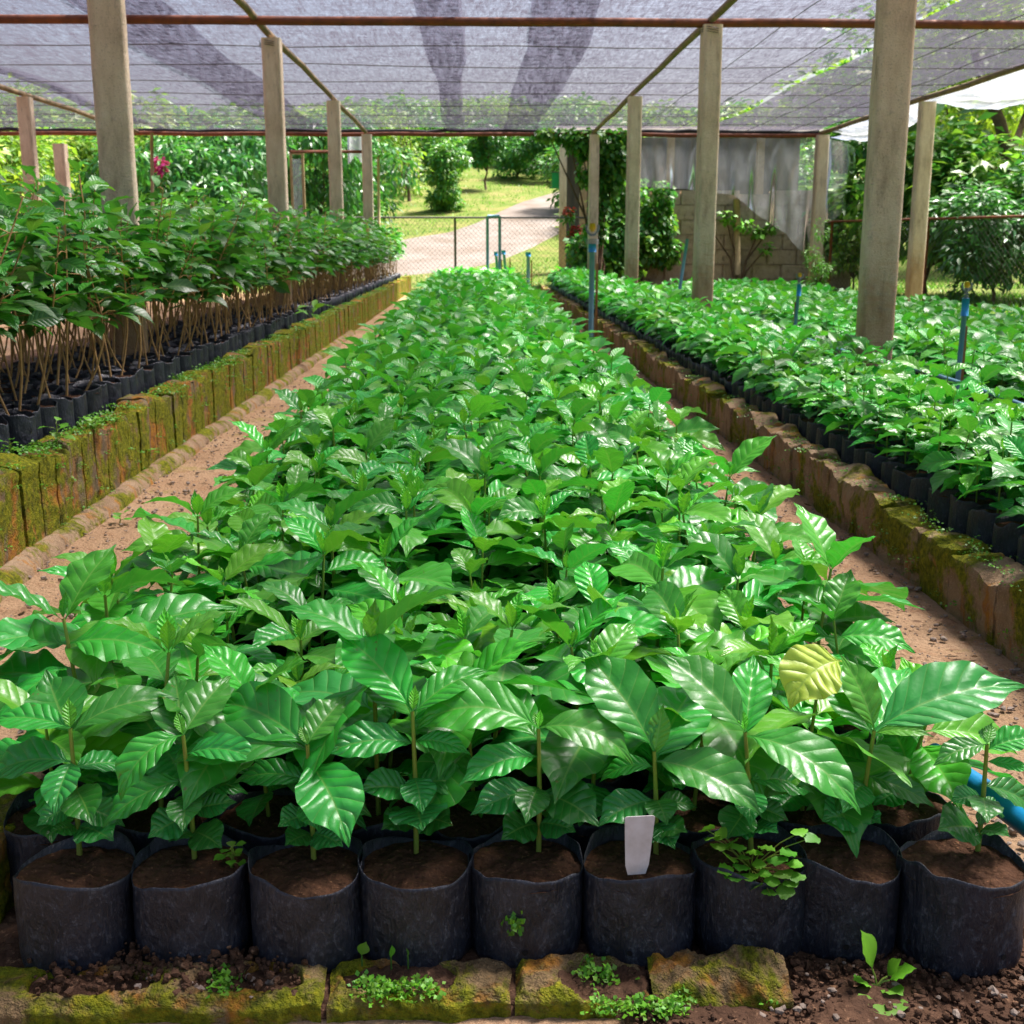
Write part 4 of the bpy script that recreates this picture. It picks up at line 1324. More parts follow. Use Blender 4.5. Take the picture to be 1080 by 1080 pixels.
# ------------------------------------------------------------------ kerb of hollow blocks in front
def kerb_piece(label, px0, px1, cores, seed, rough=0.0, soil=True, ztop=0.018, yb0=0.906, yb1=0.970):
    """one hollow block lying on its side; cores given in pixels along it"""
    x0 = at_z(px0, 1035, ztop)[0]; x1 = at_z(px1, 1035, ztop)[0]
    r = link('kerb_block', None, loc=((x0 + x1) / 2, (yb0 + yb1) / 2, 0)); tag(r, label, 'concrete block'); r.empty_display_size = .05
    cx, cy = (x0 + x1) / 2, (yb0 + yb1) / 2
    st = 0.0016
    xs = np.arange(x0, x1, st)
    ny = int((yb1 - yb0) / st)
    ys = np.linspace(yb0, yb1, ny)
    ys = np.concatenate([[yb0 - .0015] * 5, ys, [yb1 + .001] * 2])
    zlow = np.concatenate([[-.12, -.09, -.06, -.03, -.010], np.zeros(ny), [-.02, -.06]])
    A, B = np.meshgrid(xs, ys, indexing='ij')
    Z = np.broadcast_to(zlow, A.shape).copy() + ztop
    Pn = np.stack([A, B, 0 * A], -1)
    ed = np.minimum(np.minimum(A - x0, x1 - A), np.minimum(B - yb0, yb1 - B))
    Z -= 0.007 * (1 - sstep(0, 0.009, ed)) * (zlow > -.005)
    n1 = fbm(Pn * 22 + seed, 4); n2 = fbm(Pn * 75 + seed, 4); n3 = fbm(Pn * 240 + seed, 2)
    Z += (0.0035 * n1 + 0.0030 * n2 + 0.0012 * n3)
    if rough: Z += rough * (fbm(Pn * 13 + seed * 3, 3) * 1.2 + 0.5 * n2) * (zlow > -.02) - rough * 0.4
    inside = np.zeros(A.shape)
    for c0, c1, ca, cb in cores:
        a0, a1 = at_z(c0, 1030, ztop)[0], at_z(c1, 1030, ztop)[0]
        mx_, hw_ = (a0 + a1) / 2, (a1 - a0) / 2
        my_, hy_ = (ca + cb) / 2, (cb - ca) / 2
        q = (np.abs((A - mx_) / hw_) ** 3.2 + np.abs((B - my_) / hy_) ** 3.2) ** (1 / 3.2)
        q = q + 0.10 * n1 + .05 * n2
        inside = np.maximum(inside, 1 - sstep(0.86, 1.0, q))
    Z -= 0.045 * inside
    A2 = A + 0.003 * fbm(Pn * 40 + 9 + seed, 2); B2 = B + 0.003 * fbm(Pn * 40 + 19 + seed, 3) * (1 + 1.2 * (zlow < 0)) + (zlow < 0) * (B < (yb0 + .001)) * 0.004 * fbm(np.stack([A * 60, Z * 60, A * 0], -1), 3)
    acc = Acc()
    acc.add(np.stack([A2 - cx, B2 - cy, Z], -1), grid_faces(len(xs) - 1, len(ys) - 1))
    link('block', acc.mesh('block', MT['kerb']), r)
    mo = Acc()
    rng = np.random.default_rng(seed + 60)
    for c0, c1, ca, cb in cores:
        a0, a1 = at_z(c0, 1030, ztop)[0], at_z(c1, 1030, ztop)[0]
        mx_, hw_ = (a0 + a1) / 2, (a1 - a0) / 2
        my_, hy_ = (ca + cb) / 2, (cb - ca) / 2
        xs2 = np.linspace(mx_ - hw_ * 1.08, mx_ + hw_ * 1.08, 60); ys2 = np.linspace(my_ - hy_ * 1.15, my_ + hy_ * 1.15, 30)
        C_, D_ = np.meshgrid(xs2, ys2, indexing='ij')
        ZZ_ = ztop - 0.009 + 0.011 * fbm(np.stack([C_ * 50, D_ * 50, 0 * C_ + seed], -1), 4) + 0.006 * np.maximum(fbm(np.stack([C_ * 110, D_ * 110, 0 * C_ + seed], -1), 3), 0)
        rr_ = np.maximum(np.abs(C_ - mx_) / hw_, np.abs(D_ - my_) / hy_)
        ZZ_ = np.where(rr_ > 1.02, ztop - 0.03, ZZ_)
        s_ = Acc(); s_.add(np.stack([C_ - cx, D_ - cy, ZZ_], -1), grid_faces(59, 29))
        link('core_soil', s_.mesh('core_soil', MT['dirt']), r)
    return r, cx, cy


k1, kx1, ky1 = kerb_piece('hollow concrete kerb block with orange lichen and two soil-filled openings', -75, 343, [(34, 166, .919, .957), (200, 322, .919, .957)], 1)
k0, _, _ = kerb_piece('far end of a hollow kerb block cut by the frame beside the leftmost bag', -330, -80, [(-250, -120, .919, .957)], 8)
k2, kx2, ky2 = kerb_piece('mossy olive kerb block with one opening full of bright green moss', 347, 540, [(362, 480, .916, .960)], 2, 0.002)
k3, kx3, ky3 = kerb_piece('broken mossy kerb block with a caved-in middle', 544, 690, [(590, 684, .905, .955)], 3, 0.009, ztop=0.020)
k4, kx4, ky4 = kerb_piece('crumbled mossy lump of kerb block tapering into the bare soil', 690, 838, [], 4, 0.018, ztop=0.032, yb0=.895, yb1=.962)
rgm = np.random.default_rng(9)
for par, cx_, cy_, spots in ((k2, kx2, ky2, [(385, 1040), (400, 1042), (425, 1046), (440, 1040), (452, 1048), (412, 1048), (395, 1050)]),
                             (k1, kx1, ky1, [(236, 1030), (239, 1038), (234, 1044)]),
                             (k3, kx3, ky3, [(625, 1028), (640, 1030), (632, 1062), (655, 1065), (675, 1060), (690, 1062)]),
                             (k4, kx4, ky4, [(710, 1060), (720, 1052), (705, 1066), (798, 1045), (806, 1050)])):
    mo = Acc()
    for px, py in spots:
        p = at_z(px, py, 0.016) - np.array([cx_, cy_, 0])
        tuft(mo, p, 0.0065, 70, rgm, 0.0050, 0.7, 0.010, age=(0.5, 1.0))
    link('moss', mo.mesh('moss', MT['moss_leaf']), par)['kind'] = 'stuff'

# mossy block end by the first bag
acc = Acc(); rough_block(acc, (0, 0, .03), (.075, .16, .10), 4, 0.005, 0.006, .02)
pb = at_z(2, 880, 0.06)
o = link('concrete_block', acc.mesh('concrete_block', MT['kerb']), loc=(pb[0] - 0.012, pb[1], 0)); tag(o, 'mossy orange block standing on the path beside the leftmost bag', 'concrete block')

# stones, soil crumbs, dry leaves
def scatter(name, label, pts, size, mt, seed, flat=0.6):
    rng = np.random.default_rng(seed)
    base = np.array([(-1, -1, -1), (1, -1, -1), (1, 1, -1), (-1, 1, -1), (-1, -1, 1), (1, -1, 1), (1, 1, 1), (-1, 1, 1), (0, 0, 1.5), (0, 0, -1.5), (1.5, 0, 0), (-1.5, 0, 0), (0, 1.5, 0), (0, -1.5, 0)], float)
    tri = []
    for cface, ring in ((8, (4, 5, 6, 7)), (9, (3, 2, 1, 0)), (10, (1, 2, 6, 5)), (11, (0, 4, 7, 3)), (12, (2, 3, 7, 6)), (13, (0, 1, 5, 4))):
        for i in range(4): tri.append((ring[i], ring[(i + 1) % 4], cface))
    acc = Acc()
    for p in pts:
        s_ = size * (0.35 + 1.1 * rng.random() ** 3)
        V = (base + rng.normal(0, .28, base.shape)) * s_ * np.array([1, rng.uniform(.6, 1), flat])
        a_ = rng.uniform(0, 6.28); c_, n_ = math.cos(a_), math.sin(a_)
        acc.add(V @ np.array([[c_, n_, 0], [-n_, c_, 0], [0, 0, 1]]) + np.asarray(p), np.array(tri))
    return tag(link(name, acc.mesh(name, MT[mt], smooth=False)), label, kind='stuff')


pts = [(rg.uniform(.13, .62), rg.uniform(.84, .97), .012) for _ in range(1500)]
pts += [(at_z(rg.uniform(40, 320), 1030, .018)[0], rg.uniform(.915, .965), rg.uniform(.012, .024)) for _ in range(260)]
pts += [(at_z(rg.normal(190, 60), 1012, .018)[0], rg.uniform(.950, .985), rg.uniform(.012, .030)) for _ in range(320)]
scatter('soil_crumbs', 'dark brown soil crumbs around the feet of the front bags', pts, 0.0024, 'dirt', 2, .9)
pts = []
for _ in range(5200):
    s_ = rg.choice([-1, 1]); y = 1.0 + 5 * rg.random() ** 1.5
    pts.append(((rg.uniform(-.91, -.45) if s_ < 0 else rg.uniform(.5, .86)), y, 0.002))
pts += [(at_z(rg.uniform(150, 330), 1025, .018)[0], rg.uniform(.915, .958), .014) for _ in range(60)] + [(rg.uniform(.2, .6), rg.uniform(.87, .95), .014) for _ in range(60)]
scatter('gravel', 'small pale pebbles strewn over the sandy paths', pts, 0.0030, 'stone', 3)
a = Acc()
n = 900
side = rg.random(n) < .5
B = np.stack([np.where(side, rg.uniform(-.92, -.5, n), rg.uniform(.52, .86, n)), 1.0 + 6 * rg.random(n) ** 1.4, np.full(n, .004)], 1)
Lq = rg.uniform(.008, .034, n)
a.add(*leaf_batch(B, rg.uniform(0, 6.28, n), rg.uniform(0, .3, n), Lq, Lq * .3, rg.uniform(-.5, .8, n), rg.normal(0, .4, n), .3, rg, T_LOW, 2))
tag(link('leaf_litter', a.mesh('leaf_litter', MT['litter'])), 'dry brown leaf scraps lying on the paths', kind='stuff')

# ------------------------------------------------------------------ shed: posts, pipes, nets
ROOF = 1.955
def post(x, y, h, w, label, rz=0.0, name='concrete_post', z0=-0.3, grp='concrete posts carrying the shade net'):
    # square cast post with chamfered edges and slightly uneven faces
    b = w * 0.10
    hx = w / 2
    prof = []
    for sx, sy in ((1, 1), (-1, 1), (-1, -1), (1, -1)):
        c1 = (sx * hx, sy * (hx - b)); c2 = (sx * (hx - b), sy * hx)
        prof += [c1, c2] if sx * sy > 0 else [c2, c1]
    prof = np.array(prof)
    # subdivide the sides for unevenness
    pr = []
    for i in range(8):
        p, q = prof[i], prof[(i + 1) % 8]
        m = 6 if np.linalg.norm(q - p) > w * .3 else 1
        for k in range(m): pr.append(p + (q - p) * k / m)
    pr = np.array(pr)
    zs = np.linspace(z0, h, 90)
    V = np.concatenate([np.broadcast_to(pr[None], (90, len(pr), 2)), np.broadcast_to(zs[:, None, None], (90, len(pr), 1))], -1).copy()
    Wd = V + np.array([x * 3, y * 3, 0])
    k = 0.0022 * fbm(Wd * np.array([30, 30, 7]), 3) + 0.0012 * fbm(Wd * 90, 2)
    V[..., :2] *= (1 + k / hx)[..., None]
    acc = Acc(); n0 = len(pr)
    acc.add(V, grid_faces(89, n0, True))
    acc.add(np.concatenate([V[-1]]), np.arange(n0)[None])
    o = link(name, acc.mesh(name, MT['post']), loc=(x, y, 0), rz=rz)
    return tag(o, label, 'post', grp)


XL, XR, XRR, XLL = -1.30, 1.41, 4.18, -4.0
post(XL, 4.52, ROOF - .03, .122, 'thick concrete post standing among the tall saplings, nearest on that side', R(12))
for k, y in enumerate((8.05, 11.4, 14.75)):
    post(XL + .01, y, ROOF - .03, .12, 'concrete post rising from the sapling bed, ' + ['second', 'third', 'fourth and farthest'][k] + ' of its row', R(3))
post(XR, 4.2, ROOF - .03, .118, 'tall concrete post with a brown-stained foot between the two right beds, nearest of its row', R(-10))
for k, y in enumerate((7.5, 11.0, 14.7)):
    post(XR + .005, y, ROOF - .03, .115, 'concrete post between the right beds, ' + ['second of its row, under the rusty beam', 'third of its row, before the climbing plants', 'last of its row, wrapped in vines'][k], R(2))
post(XRR, 11.4, ROOF - .02, .135, 'grey concrete post in front of the chain-link fence at the roof edge', R(-5))
post(XRR, 14.8, ROOF - .02, .14, 'concrete corner post beside the hanging clear film', 0)
post(XLL, 11.2, ROOF - .03, .12, 'thin weathered post beyond the sapling bed at the far left', R(6))
pw = ground_point(88, 245)
post(-4.65, 14.0, 1.75, .13, 'short reddish post with a broken top beyond the sapling bed', 0, 'concrete_post', -.3, None)


def pipe(name, label, pts, r, mt, cat='pipe', sides=8, grp=None, seg=1):
    pts = np.asarray(pts, float)
    o_ = pts[0]
    a = Acc(); add_tube(a, pts - o_, r, sides)
    return tag(link(name, a.mesh(name, MT[mt]), loc=o_), label, cat, grp)


def line_pts(p, q, n=14, wob=0.004, seed=0):
    rng = np.random.default_rng(seed)
    t = np.linspace(0, 1, n)[:, None]
    P = np.asarray(p) * (1 - t) + np.asarray(q) * t
    P[1:-1] += rng.normal(0, wob, (n - 2, 3))
    return P


pipe('roof_beam', 'rusty steel pipe crossing under the shade net from side to side, nearest to the viewer', line_pts((-9, 7.5, ROOF - .015), (XRR, 7.5, ROOF - .015), 24, .003, 1), .026, 'rust', 'beam')
pipe('roof_beam', 'rusty pipe along the far edge of the shade net', line_pts((-9, 14.85, ROOF - .02), (XRR, 14.85, ROOF - .02), 24, .004, 2), .024, 'rust', 'beam')
pipe('roof_beam', 'rusty pipe crossing above the nearest posts', line_pts((-9, 4.35, ROOF + .02), (XRR, 4.35, ROOF + .02), 24, .003, 3), .024, 'rust', 'beam')
pipe('roof_beam', 'long weathered pipe running over the posts of the sapling bed', line_pts((XL, .4, ROOF + .012), (XL, 14.8, ROOF + .0), 20, .004, 4), .022, 'pipe_tan', 'beam')
pipe('roof_beam', 'long weathered pipe running over the posts between the right beds', line_pts((XR, .4, ROOF + .012), (XR, 14.8, ROOF), 20, .004, 5), .022, 'pipe_tan', 'beam')
pipe('roof_beam', 'weathered pipe along the outer right edge of the roof', line_pts((XRR, 3, ROOF + .03), (XRR, 14.9, ROOF + .01), 20, .006, 6), .026, 'pipe_tan', 'beam')
pipe('roof_beam', 'pale pipe over the far left post beyond the saplings', line_pts((XLL, 4, ROOF + .0), (XLL, 14.8, ROOF), 20, .006, 7), .024, 'pipe_tan', 'beam')
for k, y in enumerate((5.6, 6.5, 8.6, 9.5, 10.4, 11.2, 12.1, 13.0, 13.9)):
    pipe('roof_wire', f'thin wire stretched crosswise under the net, {ORD[k]} from the front', line_pts((-9, y, ROOF + .01), (XRR, y, ROOF + .01), 18, .006, 20 + k), .0035, 'wire', 'wire', 4, 'wires carrying the shade net')
for k, x in enumerate((1.9, 2.35, 3.2, 3.7)):
    pipe('roof_wire', f'thin wire running lengthwise under the net, {ORD[k]} outward from the right posts', line_pts((x, 3, ROOF + .006), (x, 14.8, ROOF + .006), 18, .006, 40 + k), .0032, 'wire', 'wire', 4, 'wires carrying the shade net')
# tie wires at the post heads
for k, (x, y) in enumerate(((XL, 8.05), (XR, 7.5))):
    a = Acc()
    for j in range(3):
        t = np.linspace(0, 2 * PI, 16)
        add_tube(a, np.stack([.068 * np.cos(t), .068 * np.sin(t), -.05 - .012 * j + .006 * np.sin(2 * t)], 1), .0022, 4, caps=False)
    tag(link('tie_wire', a.mesh('tie_wire', MT['wire']), loc=(x, y, ROOF)), ['wire binding round the head of the second post of the sapling bed', 'wire binding round the post head under the rusty beam on the right side'][k], 'wire')


def net_strip(label, x0, x1, z, seed, w0=.05, w1=.05, y0=.3, y1=14.95, mt='net'):
    nx = max(6, int((x1 - x0) / .12)); ny = 150
    t = np.linspace(0, 1, nx + 1)[None, :]; y = np.linspace(y0, y1, ny + 1)[:, None]
    e0 = x0 + w0 * fbm(np.stack([0 * y + seed, y * .45, 0 * y], -1), 3) * 1.6
    e1 = x1 + w1 * fbm(np.stack([0 * y + seed + 9, y * .45, 0 * y], -1), 3) * 1.6
    X = e0 * (1 - t) + e1 * t; Y = y + 0 * X
    cell = (np.sin(PI * ((Y - 7.5) % 3.4) / 3.4)) ** 2
    Z = ROOF + z - 0.035 * cell + .014 * fbm(np.stack([X * 2.2, Y * .9, 0 * X + seed], -1), 3) + .008 * fbm(np.stack([X * 9, Y * 2, 0 * X + seed], -1), 2)
    a = Acc(); a.add(np.stack([X, Y, Z], -1), grid_faces(ny, nx))
    return tag(link('shade_net', a.mesh('shade_net', MT[mt])), label, 'shade net', 'strips of dark shade net forming the roof')


net_strip('dark shade net strip over the far left ground', -9.2, -5.55, .055, 1, .08, .08)
net_strip('dark shade net strip left of the sapling bed', -5.8, -3.7, .075, 2, .08, .06)
net_strip('dark shade net strip sloping over the outer left, beside the wide dark overlap', -3.85, -1.78, .055, 3, .04, .03)
net_strip('shade net strip over the sapling bed and the mossy wall', -2.36, -.10, .080, 4, .03, .05)
net_strip('shade net strip over the middle bed', -.33, .76, .055, 5, .05, .07)
net_strip('shade net strip over the right wall and the post row', .37, 2.77, .080, 6, .06, .006)
net_strip('outermost right shade net strip next to the bright slit', 2.79, XRR, .062, 7, .008, .02, mt='net_dense')
# rolled hem along the far edge
a = Acc(); add_tube(a, line_pts((-9.2, 14.97, ROOF + .03), (XRR, 14.97, ROOF + .03), 60, .008, 9), .026, 6)
m_, nt_, out_ = mat('net_hem'); nn_ = N(nt_); nt_.links.new(nn_.bsdf((.03, .03, .035), .8, .2), out_.inputs[0])
tag(link('net_hem', a.mesh('net_hem', m_), loc=(0, 0, 0)), 'dark rolled hem of the shade net hanging along its far edge', 'net hem')


# white film under the right roof edge, and clear film at the back
def sheet(name, label, fn, nu, nv, mt, cat):
    u, v = np.meshgrid(np.linspace(0, 1, nu + 1), np.linspace(0, 1, nv + 1), indexing='ij')
    a = Acc(); a.add(fn(u, v), grid_faces(nu, nv))
    return tag(link(name, a.mesh(name, MT[mt])), label, cat)


def tarp_fn(u, v):
    y = 5.5 + u * 9.2
    c = np.abs(np.sin(PI * (y - 8.0) / 3.4)) ** 0.8
    drop = (.05 + .19 * c) * (1 + .15 * fbm(np.stack([y * 2, 0 * y, 0 * y], -1), 2))
    X = XRR + .03 + .30 * np.sin(PI * v * .9) * (.4 + c) + .04 * fbm(np.stack([y * 3, v * 3, 0 * y], -1), 3)
    Z = ROOF + .03 - drop * v ** .8 + .02 * fbm(np.stack([y * 5, v * 4, 0 * y + 7], -1), 3)
    return np.stack([X, y, Z], -1)


sheet('plastic_sheet', 'white translucent film sagging in scallops below the outer roof edge', tarp_fn, 160, 14, 'tarp', 'plastic sheet')


def film_fn(u, v):
    x = 1.95 + u * 2.2
    bot = np.interp(u, [0, .28, .55, .72, .86, .93, .97, 1], [1.36, 1.33, 1.26, .98, .80, .62, .55, .60])
    z = ROOF - .02 - (ROOF - bot) * v
    y = 14.92 + (.02 + .05 * v) * fbm(np.stack([x * 5, z * .7, 0 * x], -1), 3) + .03 * v * np.sin(x * 26 + fbm(np.stack([x * 2, z, 0 * x], -1), 2) * 2)
    return np.stack([x + .02 * fbm(np.stack([x, z * 3, 0 * x + 4], -1), 2), y, z], -1)


def film2_fn(u, v):
    y = 14.9 + .0 - u * .0
    x = 4.27 + u * .36
    bot = np.interp(u, [0, .3, 1], [.92, 1.0, 1.30])
    z = ROOF - .03 - .12 * u - (ROOF - bot) * v
    return np.stack([x + .015 * np.sin(z * 9), y + .05 * np.sin(x * 22) + .03 * fbm(np.stack([x * 4, z * 2, 0 * x], -1), 2), z], -1)


sheet('plastic_sheet', 'clear film curtain hanging in folds from the far roof edge before the garden wall', film_fn, 120, 40, 'film', 'plastic sheet')
sheet('plastic_sheet', 'narrow clear film flap hanging outside the corner post', film2_fn, 20, 24, 'film', 'plastic sheet')


# ------------------------------------------------------------------ irrigation
def riser(label, x, y, z1, r=.012, mt='blue_old', head=True, stake=True, z0=0.0, lean=(0, 0), big=1.0):
    e = empty('sprinkler_riser', (x, y, z0), label, 'sprinkler', 'sprinkler risers along the beds')
    h = z1 - z0
    a = Acc(); add_tube(a, [(0, 0, 0), (lean[0] * .5, lean[1] * .5, h * .5), (lean[0], lean[1], h - .05)], r, 10); link('riser_pipe', a.mesh('riser_pipe', MT[mt]), e)
    a = Acc(); add_tube(a, [(lean[0], lean[1], h - .10), (lean[0], lean[1], h - .045)], r * 1.45, 12); link('coupling', a.mesh('coupling', MT['blue']), e)
    if head:
        a = Acc(); L0 = np.array([lean[0], lean[1], h - .045])
        for j in range(5): add_tube(a, [L0 + (0, 0, .007 * j), L0 + (0, 0, .007 * j + .004)], r * 1.15 * big, 12)
        t = np.linspace(-PI * .5 - 1.9, -PI * .5 + 1.9, 18)
        U = np.stack([.020 * big * np.cos(t), 0 * t, .055 * big + .026 * big * np.sin(t)], 1) + L0
        add_tube(a, U, .0042 * big, 6)
        link('sprinkler_frame', a.mesh('sprinkler_frame', MT['grey_plastic']), e)
        a = Acc(); add_tube(a, [L0 + (0, 0, .04 * big), L0 + (0, 0, .052 * big), L0 + (0, 0, .068 * big)], [.006 * big, .012 * big, .009 * big], 10)
        link('nozzle', a.mesh('nozzle', MT['yellow_plastic']), e)
    if stake:
        a = Acc(); add_box(a, (r * 1.9, .01, h * .36), (.016, .012, h * .78)); link('stake', a.mesh('stake', MT['wood'], False), e)
    return e


pa = at_y(624, 300, 8.2)
riser('tall blue sprinkler riser with yellow nozzle and brown stake beside the right wall', pa[0], 8.2, .70, .019, 'blue_old', big=2.0)
pa = at_y(557, 300, 15.8)
riser('blue riser without nozzle, right of the three at the far end of the middle bed', pa[0], 15.8, .60, .024, 'blue_old', False)
pa = at_y(535, 280, 16.6)
riser('grey riser, middle one of the three at the far end of the middle bed', pa[0], 16.6, .62, .02, 'blue_old', False, lean=(-.05, 0))
pa = at_y(526, 280, 17.0)
riser('thin riser, leftmost of the three at the far end of the middle bed', pa[0], 17.0, .60, .02, 'blue_old', False, lean=(-.04, 0))
pa = at_y(838, 310, 5.6)
riser('short leaning blue riser with a brown stake in the far right bed', pa[0], 5.6, .515, .0075, 'blue_old', True, lean=(.02, 0), big=.75)
pa = at_y(1014, 340, 3.75)
riser('short blue riser with yellow cap and brown stake, nearest in far right bed', pa[0], 3.75, .53, .008, 'blue_old', True, lean=(.008, 0), big=.75)
pa = at_y(745, 290, 7.6)
riser('blue riser just behind the post under the rusty beam', pa[0], 7.7, .56, .009, 'blue_old', True, stake=False)
pipe('water_pipe', 'thin blue pipe leaning against the post under the rusty beam', [at_y(717, 305, 7.4), at_y(725, 252, 7.42)], .010, 'blue_old')
pipe('water_pipe', 'long blue pipe running between the two right beds', line_pts((1.47, 2.6, .235), (1.47, 10.5, .235), 20, .008, 14), .007, 'blue_old')
p_ = [at_depth(985, 792, 1.32), at_depth(1010, 812, 1.27), at_depth(1050, 843, 1.21), at_depth(1120, 895, 1.14)]
pipe('water_pipe', 'bright blue pipe lying slantwise behind the rightmost bag of the front row', p_, [.0095, .0095, .0135, .0135], 'blue', sides=14)

# ------------------------------------------------------------------ fences, gate frame
def fence(name, label, P, Q, h, z0f, posts, dia=.07, mt='wire', railmt='rust', sag=0, post_mt='rust'):
    P, Q = np.asarray(P, float), np.asarray(Q, float)
    L = np.linalg.norm(Q - P); D = (Q - P) / L
    e = empty(name, (P[0], P[1], 0), label, 'fence')
    loc = lambda s, z: np.array([D[0] * s, D[1] * s, z + z0f(P[0] + D[0] * s, P[1] + D[1] * s)])
    a = Acc()
    for s in np.arange(-h, L, dia):
        for sg in (1, -1):
            s0, s1 = (s, s + h) if sg > 0 else (s + h, s)
            t0, t1 = 0.0, 1.0
            f = lambda s_: (s_ - s0) / (s1 - s0)
            lo, hi_ = sorted((f(0), f(L)))
            t0, t1 = max(0, lo), min(1, hi_)
            if t1 <= t0: continue
            A_, B_ = loc(s0 + (s1 - s0) * t0, .03 + h * t0), loc(s0 + (s1 - s0) * t1, .03 + h * t1)
            V, F, _ = tube([A_, (A_ + B_) / 2, B_], .0016, 3, False)
            a.add(V, F)
    link('mesh_panel', a.mesh('mesh_panel', MT[mt]), e)
    a = Acc(); add_tube(a, [loc(s, h + .03) for s in np.linspace(0, L, 10)], .013, 8); link('top_rail', a.mesh('top_rail', MT[railmt]), e)
    for s in posts:
        a = Acc(); add_tube(a, [(0, 0, -.2), (0, 0, h + .04)], .018, 8)
        o = link('post', a.mesh('post', MT[post_mt]), e); o.location = loc(s, 0)
    return e


tf0 = lambda x, y: 0.0
fence('chain_link_fence', 'low chain-link fence across the far end of the beds in front of the drive', (-6.5, 17.6, 0), (1.65, 17.6, 0), 1.0, tf0, [0, 2.2, 4.0, 6.2, 8.15], railmt='wire', post_mt='wire')
fence('chain_link_fence', 'rusty chain-link fence with a rust-red rail beside the lawn and the big shrubs', (4.35, 15.2, 0), (6.9, 8.6, 0), .90, tf0, [0.2, 1.9, 3.72, 5.4], .065)
e = empty('gate_frame', (.18, 17.45, 0), 'narrow blue pipe frame standing at the far fence', 'frame')
ha = at_y(514, 228, 17.45); hb = at_y(527, 228, 17.45)
for x in (ha[0], hb[0]):
    a = Acc(); add_tube(a, [(x - .18, 0, -.1), (x - .18, 0, ha[2])], .022, 8); link('upright', a.mesh('upright', MT['blue_old']), e)
a = Acc(); add_tube(a, [(ha[0] - .18, 0, ha[2]), (hb[0] - .18, 0, ha[2])], .022, 8); link('crossbar', a.mesh('crossbar', MT['blue_old']), e)

# garden wall of concrete blocks behind the clear film
a = Acc(); rngb = np.random.default_rng(4)
gx0, gx1, gy = 1.55, 5.1, 16.4
for r_ in range(7):
    x = gx0 - (.2 if r_ % 2 else 0)
    while x < gx1:
        x2 = min(x + .39, gx1)
        xa = max(x, gx0)
        if x2 - xa > .05 and not (r_ == 6 and rngb.random() < .15):
            add_box(a, ((xa + x2) / 2, gy + rngb.normal(0, .004), .095 + r_ * .195), (x2 - xa - .012, .14, .185), bev=.008)
        x = x + .40
add_box(a, ((gx0 + gx1) / 2, gy + .012, .66), (gx1 - gx0 - .03, .10, 1.30))
tag(link('block_wall', a.mesh('block_wall', MT['garden_wall'], False)), 'tan concrete block garden wall behind the clear film curtain', 'wall')
pipe('bamboo_pole', 'yellowish bamboo pole standing against the garden wall', [at_y(778, 290, 16.2), at_y(777, 210, 16.25)], .045, 'wood_pale', 'pole')

# open lean-to behind the garden wall
e = link('lean_to', None, loc=(3.3, 18.6, 0)); tag(e, 'dim open lean-to shed standing behind the garden wall and the film curtain', 'shed')
m_, nt_, out_ = mat('dark_boards'); nn_ = N(nt_)
c_ = nn_.ramp(nn_.noise(nn_.coord((1, 1, .15)), 7, 5, .6), [(.35, (.07, .075, .07)), (.6, (.14, .12, .10)), (.75, (.22, .17, .12))])
nt_.links.new(nn_.bsdf(c_, .85, .2), out_.inputs[0])
a = Acc(); add_box(a, (0, .9, 1.15), (3.7, .06, 2.3)); link('back_wall', a.mesh('back_wall', m_, False), e)
rt_ = np.array([[1, 0, 0], [0, math.cos(.12), -math.sin(.12)], [0, math.sin(.12), math.cos(.12)]])
a = Acc(); add_box(a, (0, 0, 2.33), (4.1, 2.4, .05), rt_); link('roof', a.mesh('roof', m_, False), e)
for x_ in (-1.75, -.5, .8, 1.75):
    a = Acc(); add_box(a, (x_, -.95, 1.09), (.10, .10, 2.18)); link('post', a.mesh('post', MT['wood_pale'], False), e)

# gate pillars and sign on the drive
def pil(px, ytop, ybot, y, w, mt, label):
    b_ = at_y(px, ybot, y); t_ = at_y(px, ytop, y)
    a = Acc(); add_box(a, (0, 0, (t_[2] - b_[2]) / 2 - .15), (w, w, t_[2] - b_[2] + .3), bev=w * .08)
    for k_ in range(1): add_box(a, (0, 0, t_[2] - b_[2] + .015), (w * 1.15, w * 1.15, .03))
    return tag(link('gate_pillar', a.mesh('gate_pillar', MT[mt], False), loc=(b_[0], y, b_[2])), label, 'pillar')
pil(593.5, 150, 268, 21.2, .135, 'post', 'grey concrete gate pillar with a green sign on it beside the drive')
pil(607, 146, 268, 21.6, .21, 'white_paint', 'pale plastered gate pillar half hidden by vines')
sg = at_y(593.5, 189.5, 21.05)
a = Acc(); add_box(a, (0, 0, 0), (.34, .02, .27)); e = link('sign', None, loc=(sg[0], 21.28, sg[2])); tag(e, 'small plain green sign board fixed behind the gate pillar', 'sign'); 
link('board', a.mesh('board', MT['green_sign'], False), e)
a = Acc(); add_box(a, (0, -.011, .138), (.36, .04, .012)); link('frame', a.mesh('frame', MT['wire'], False), e)

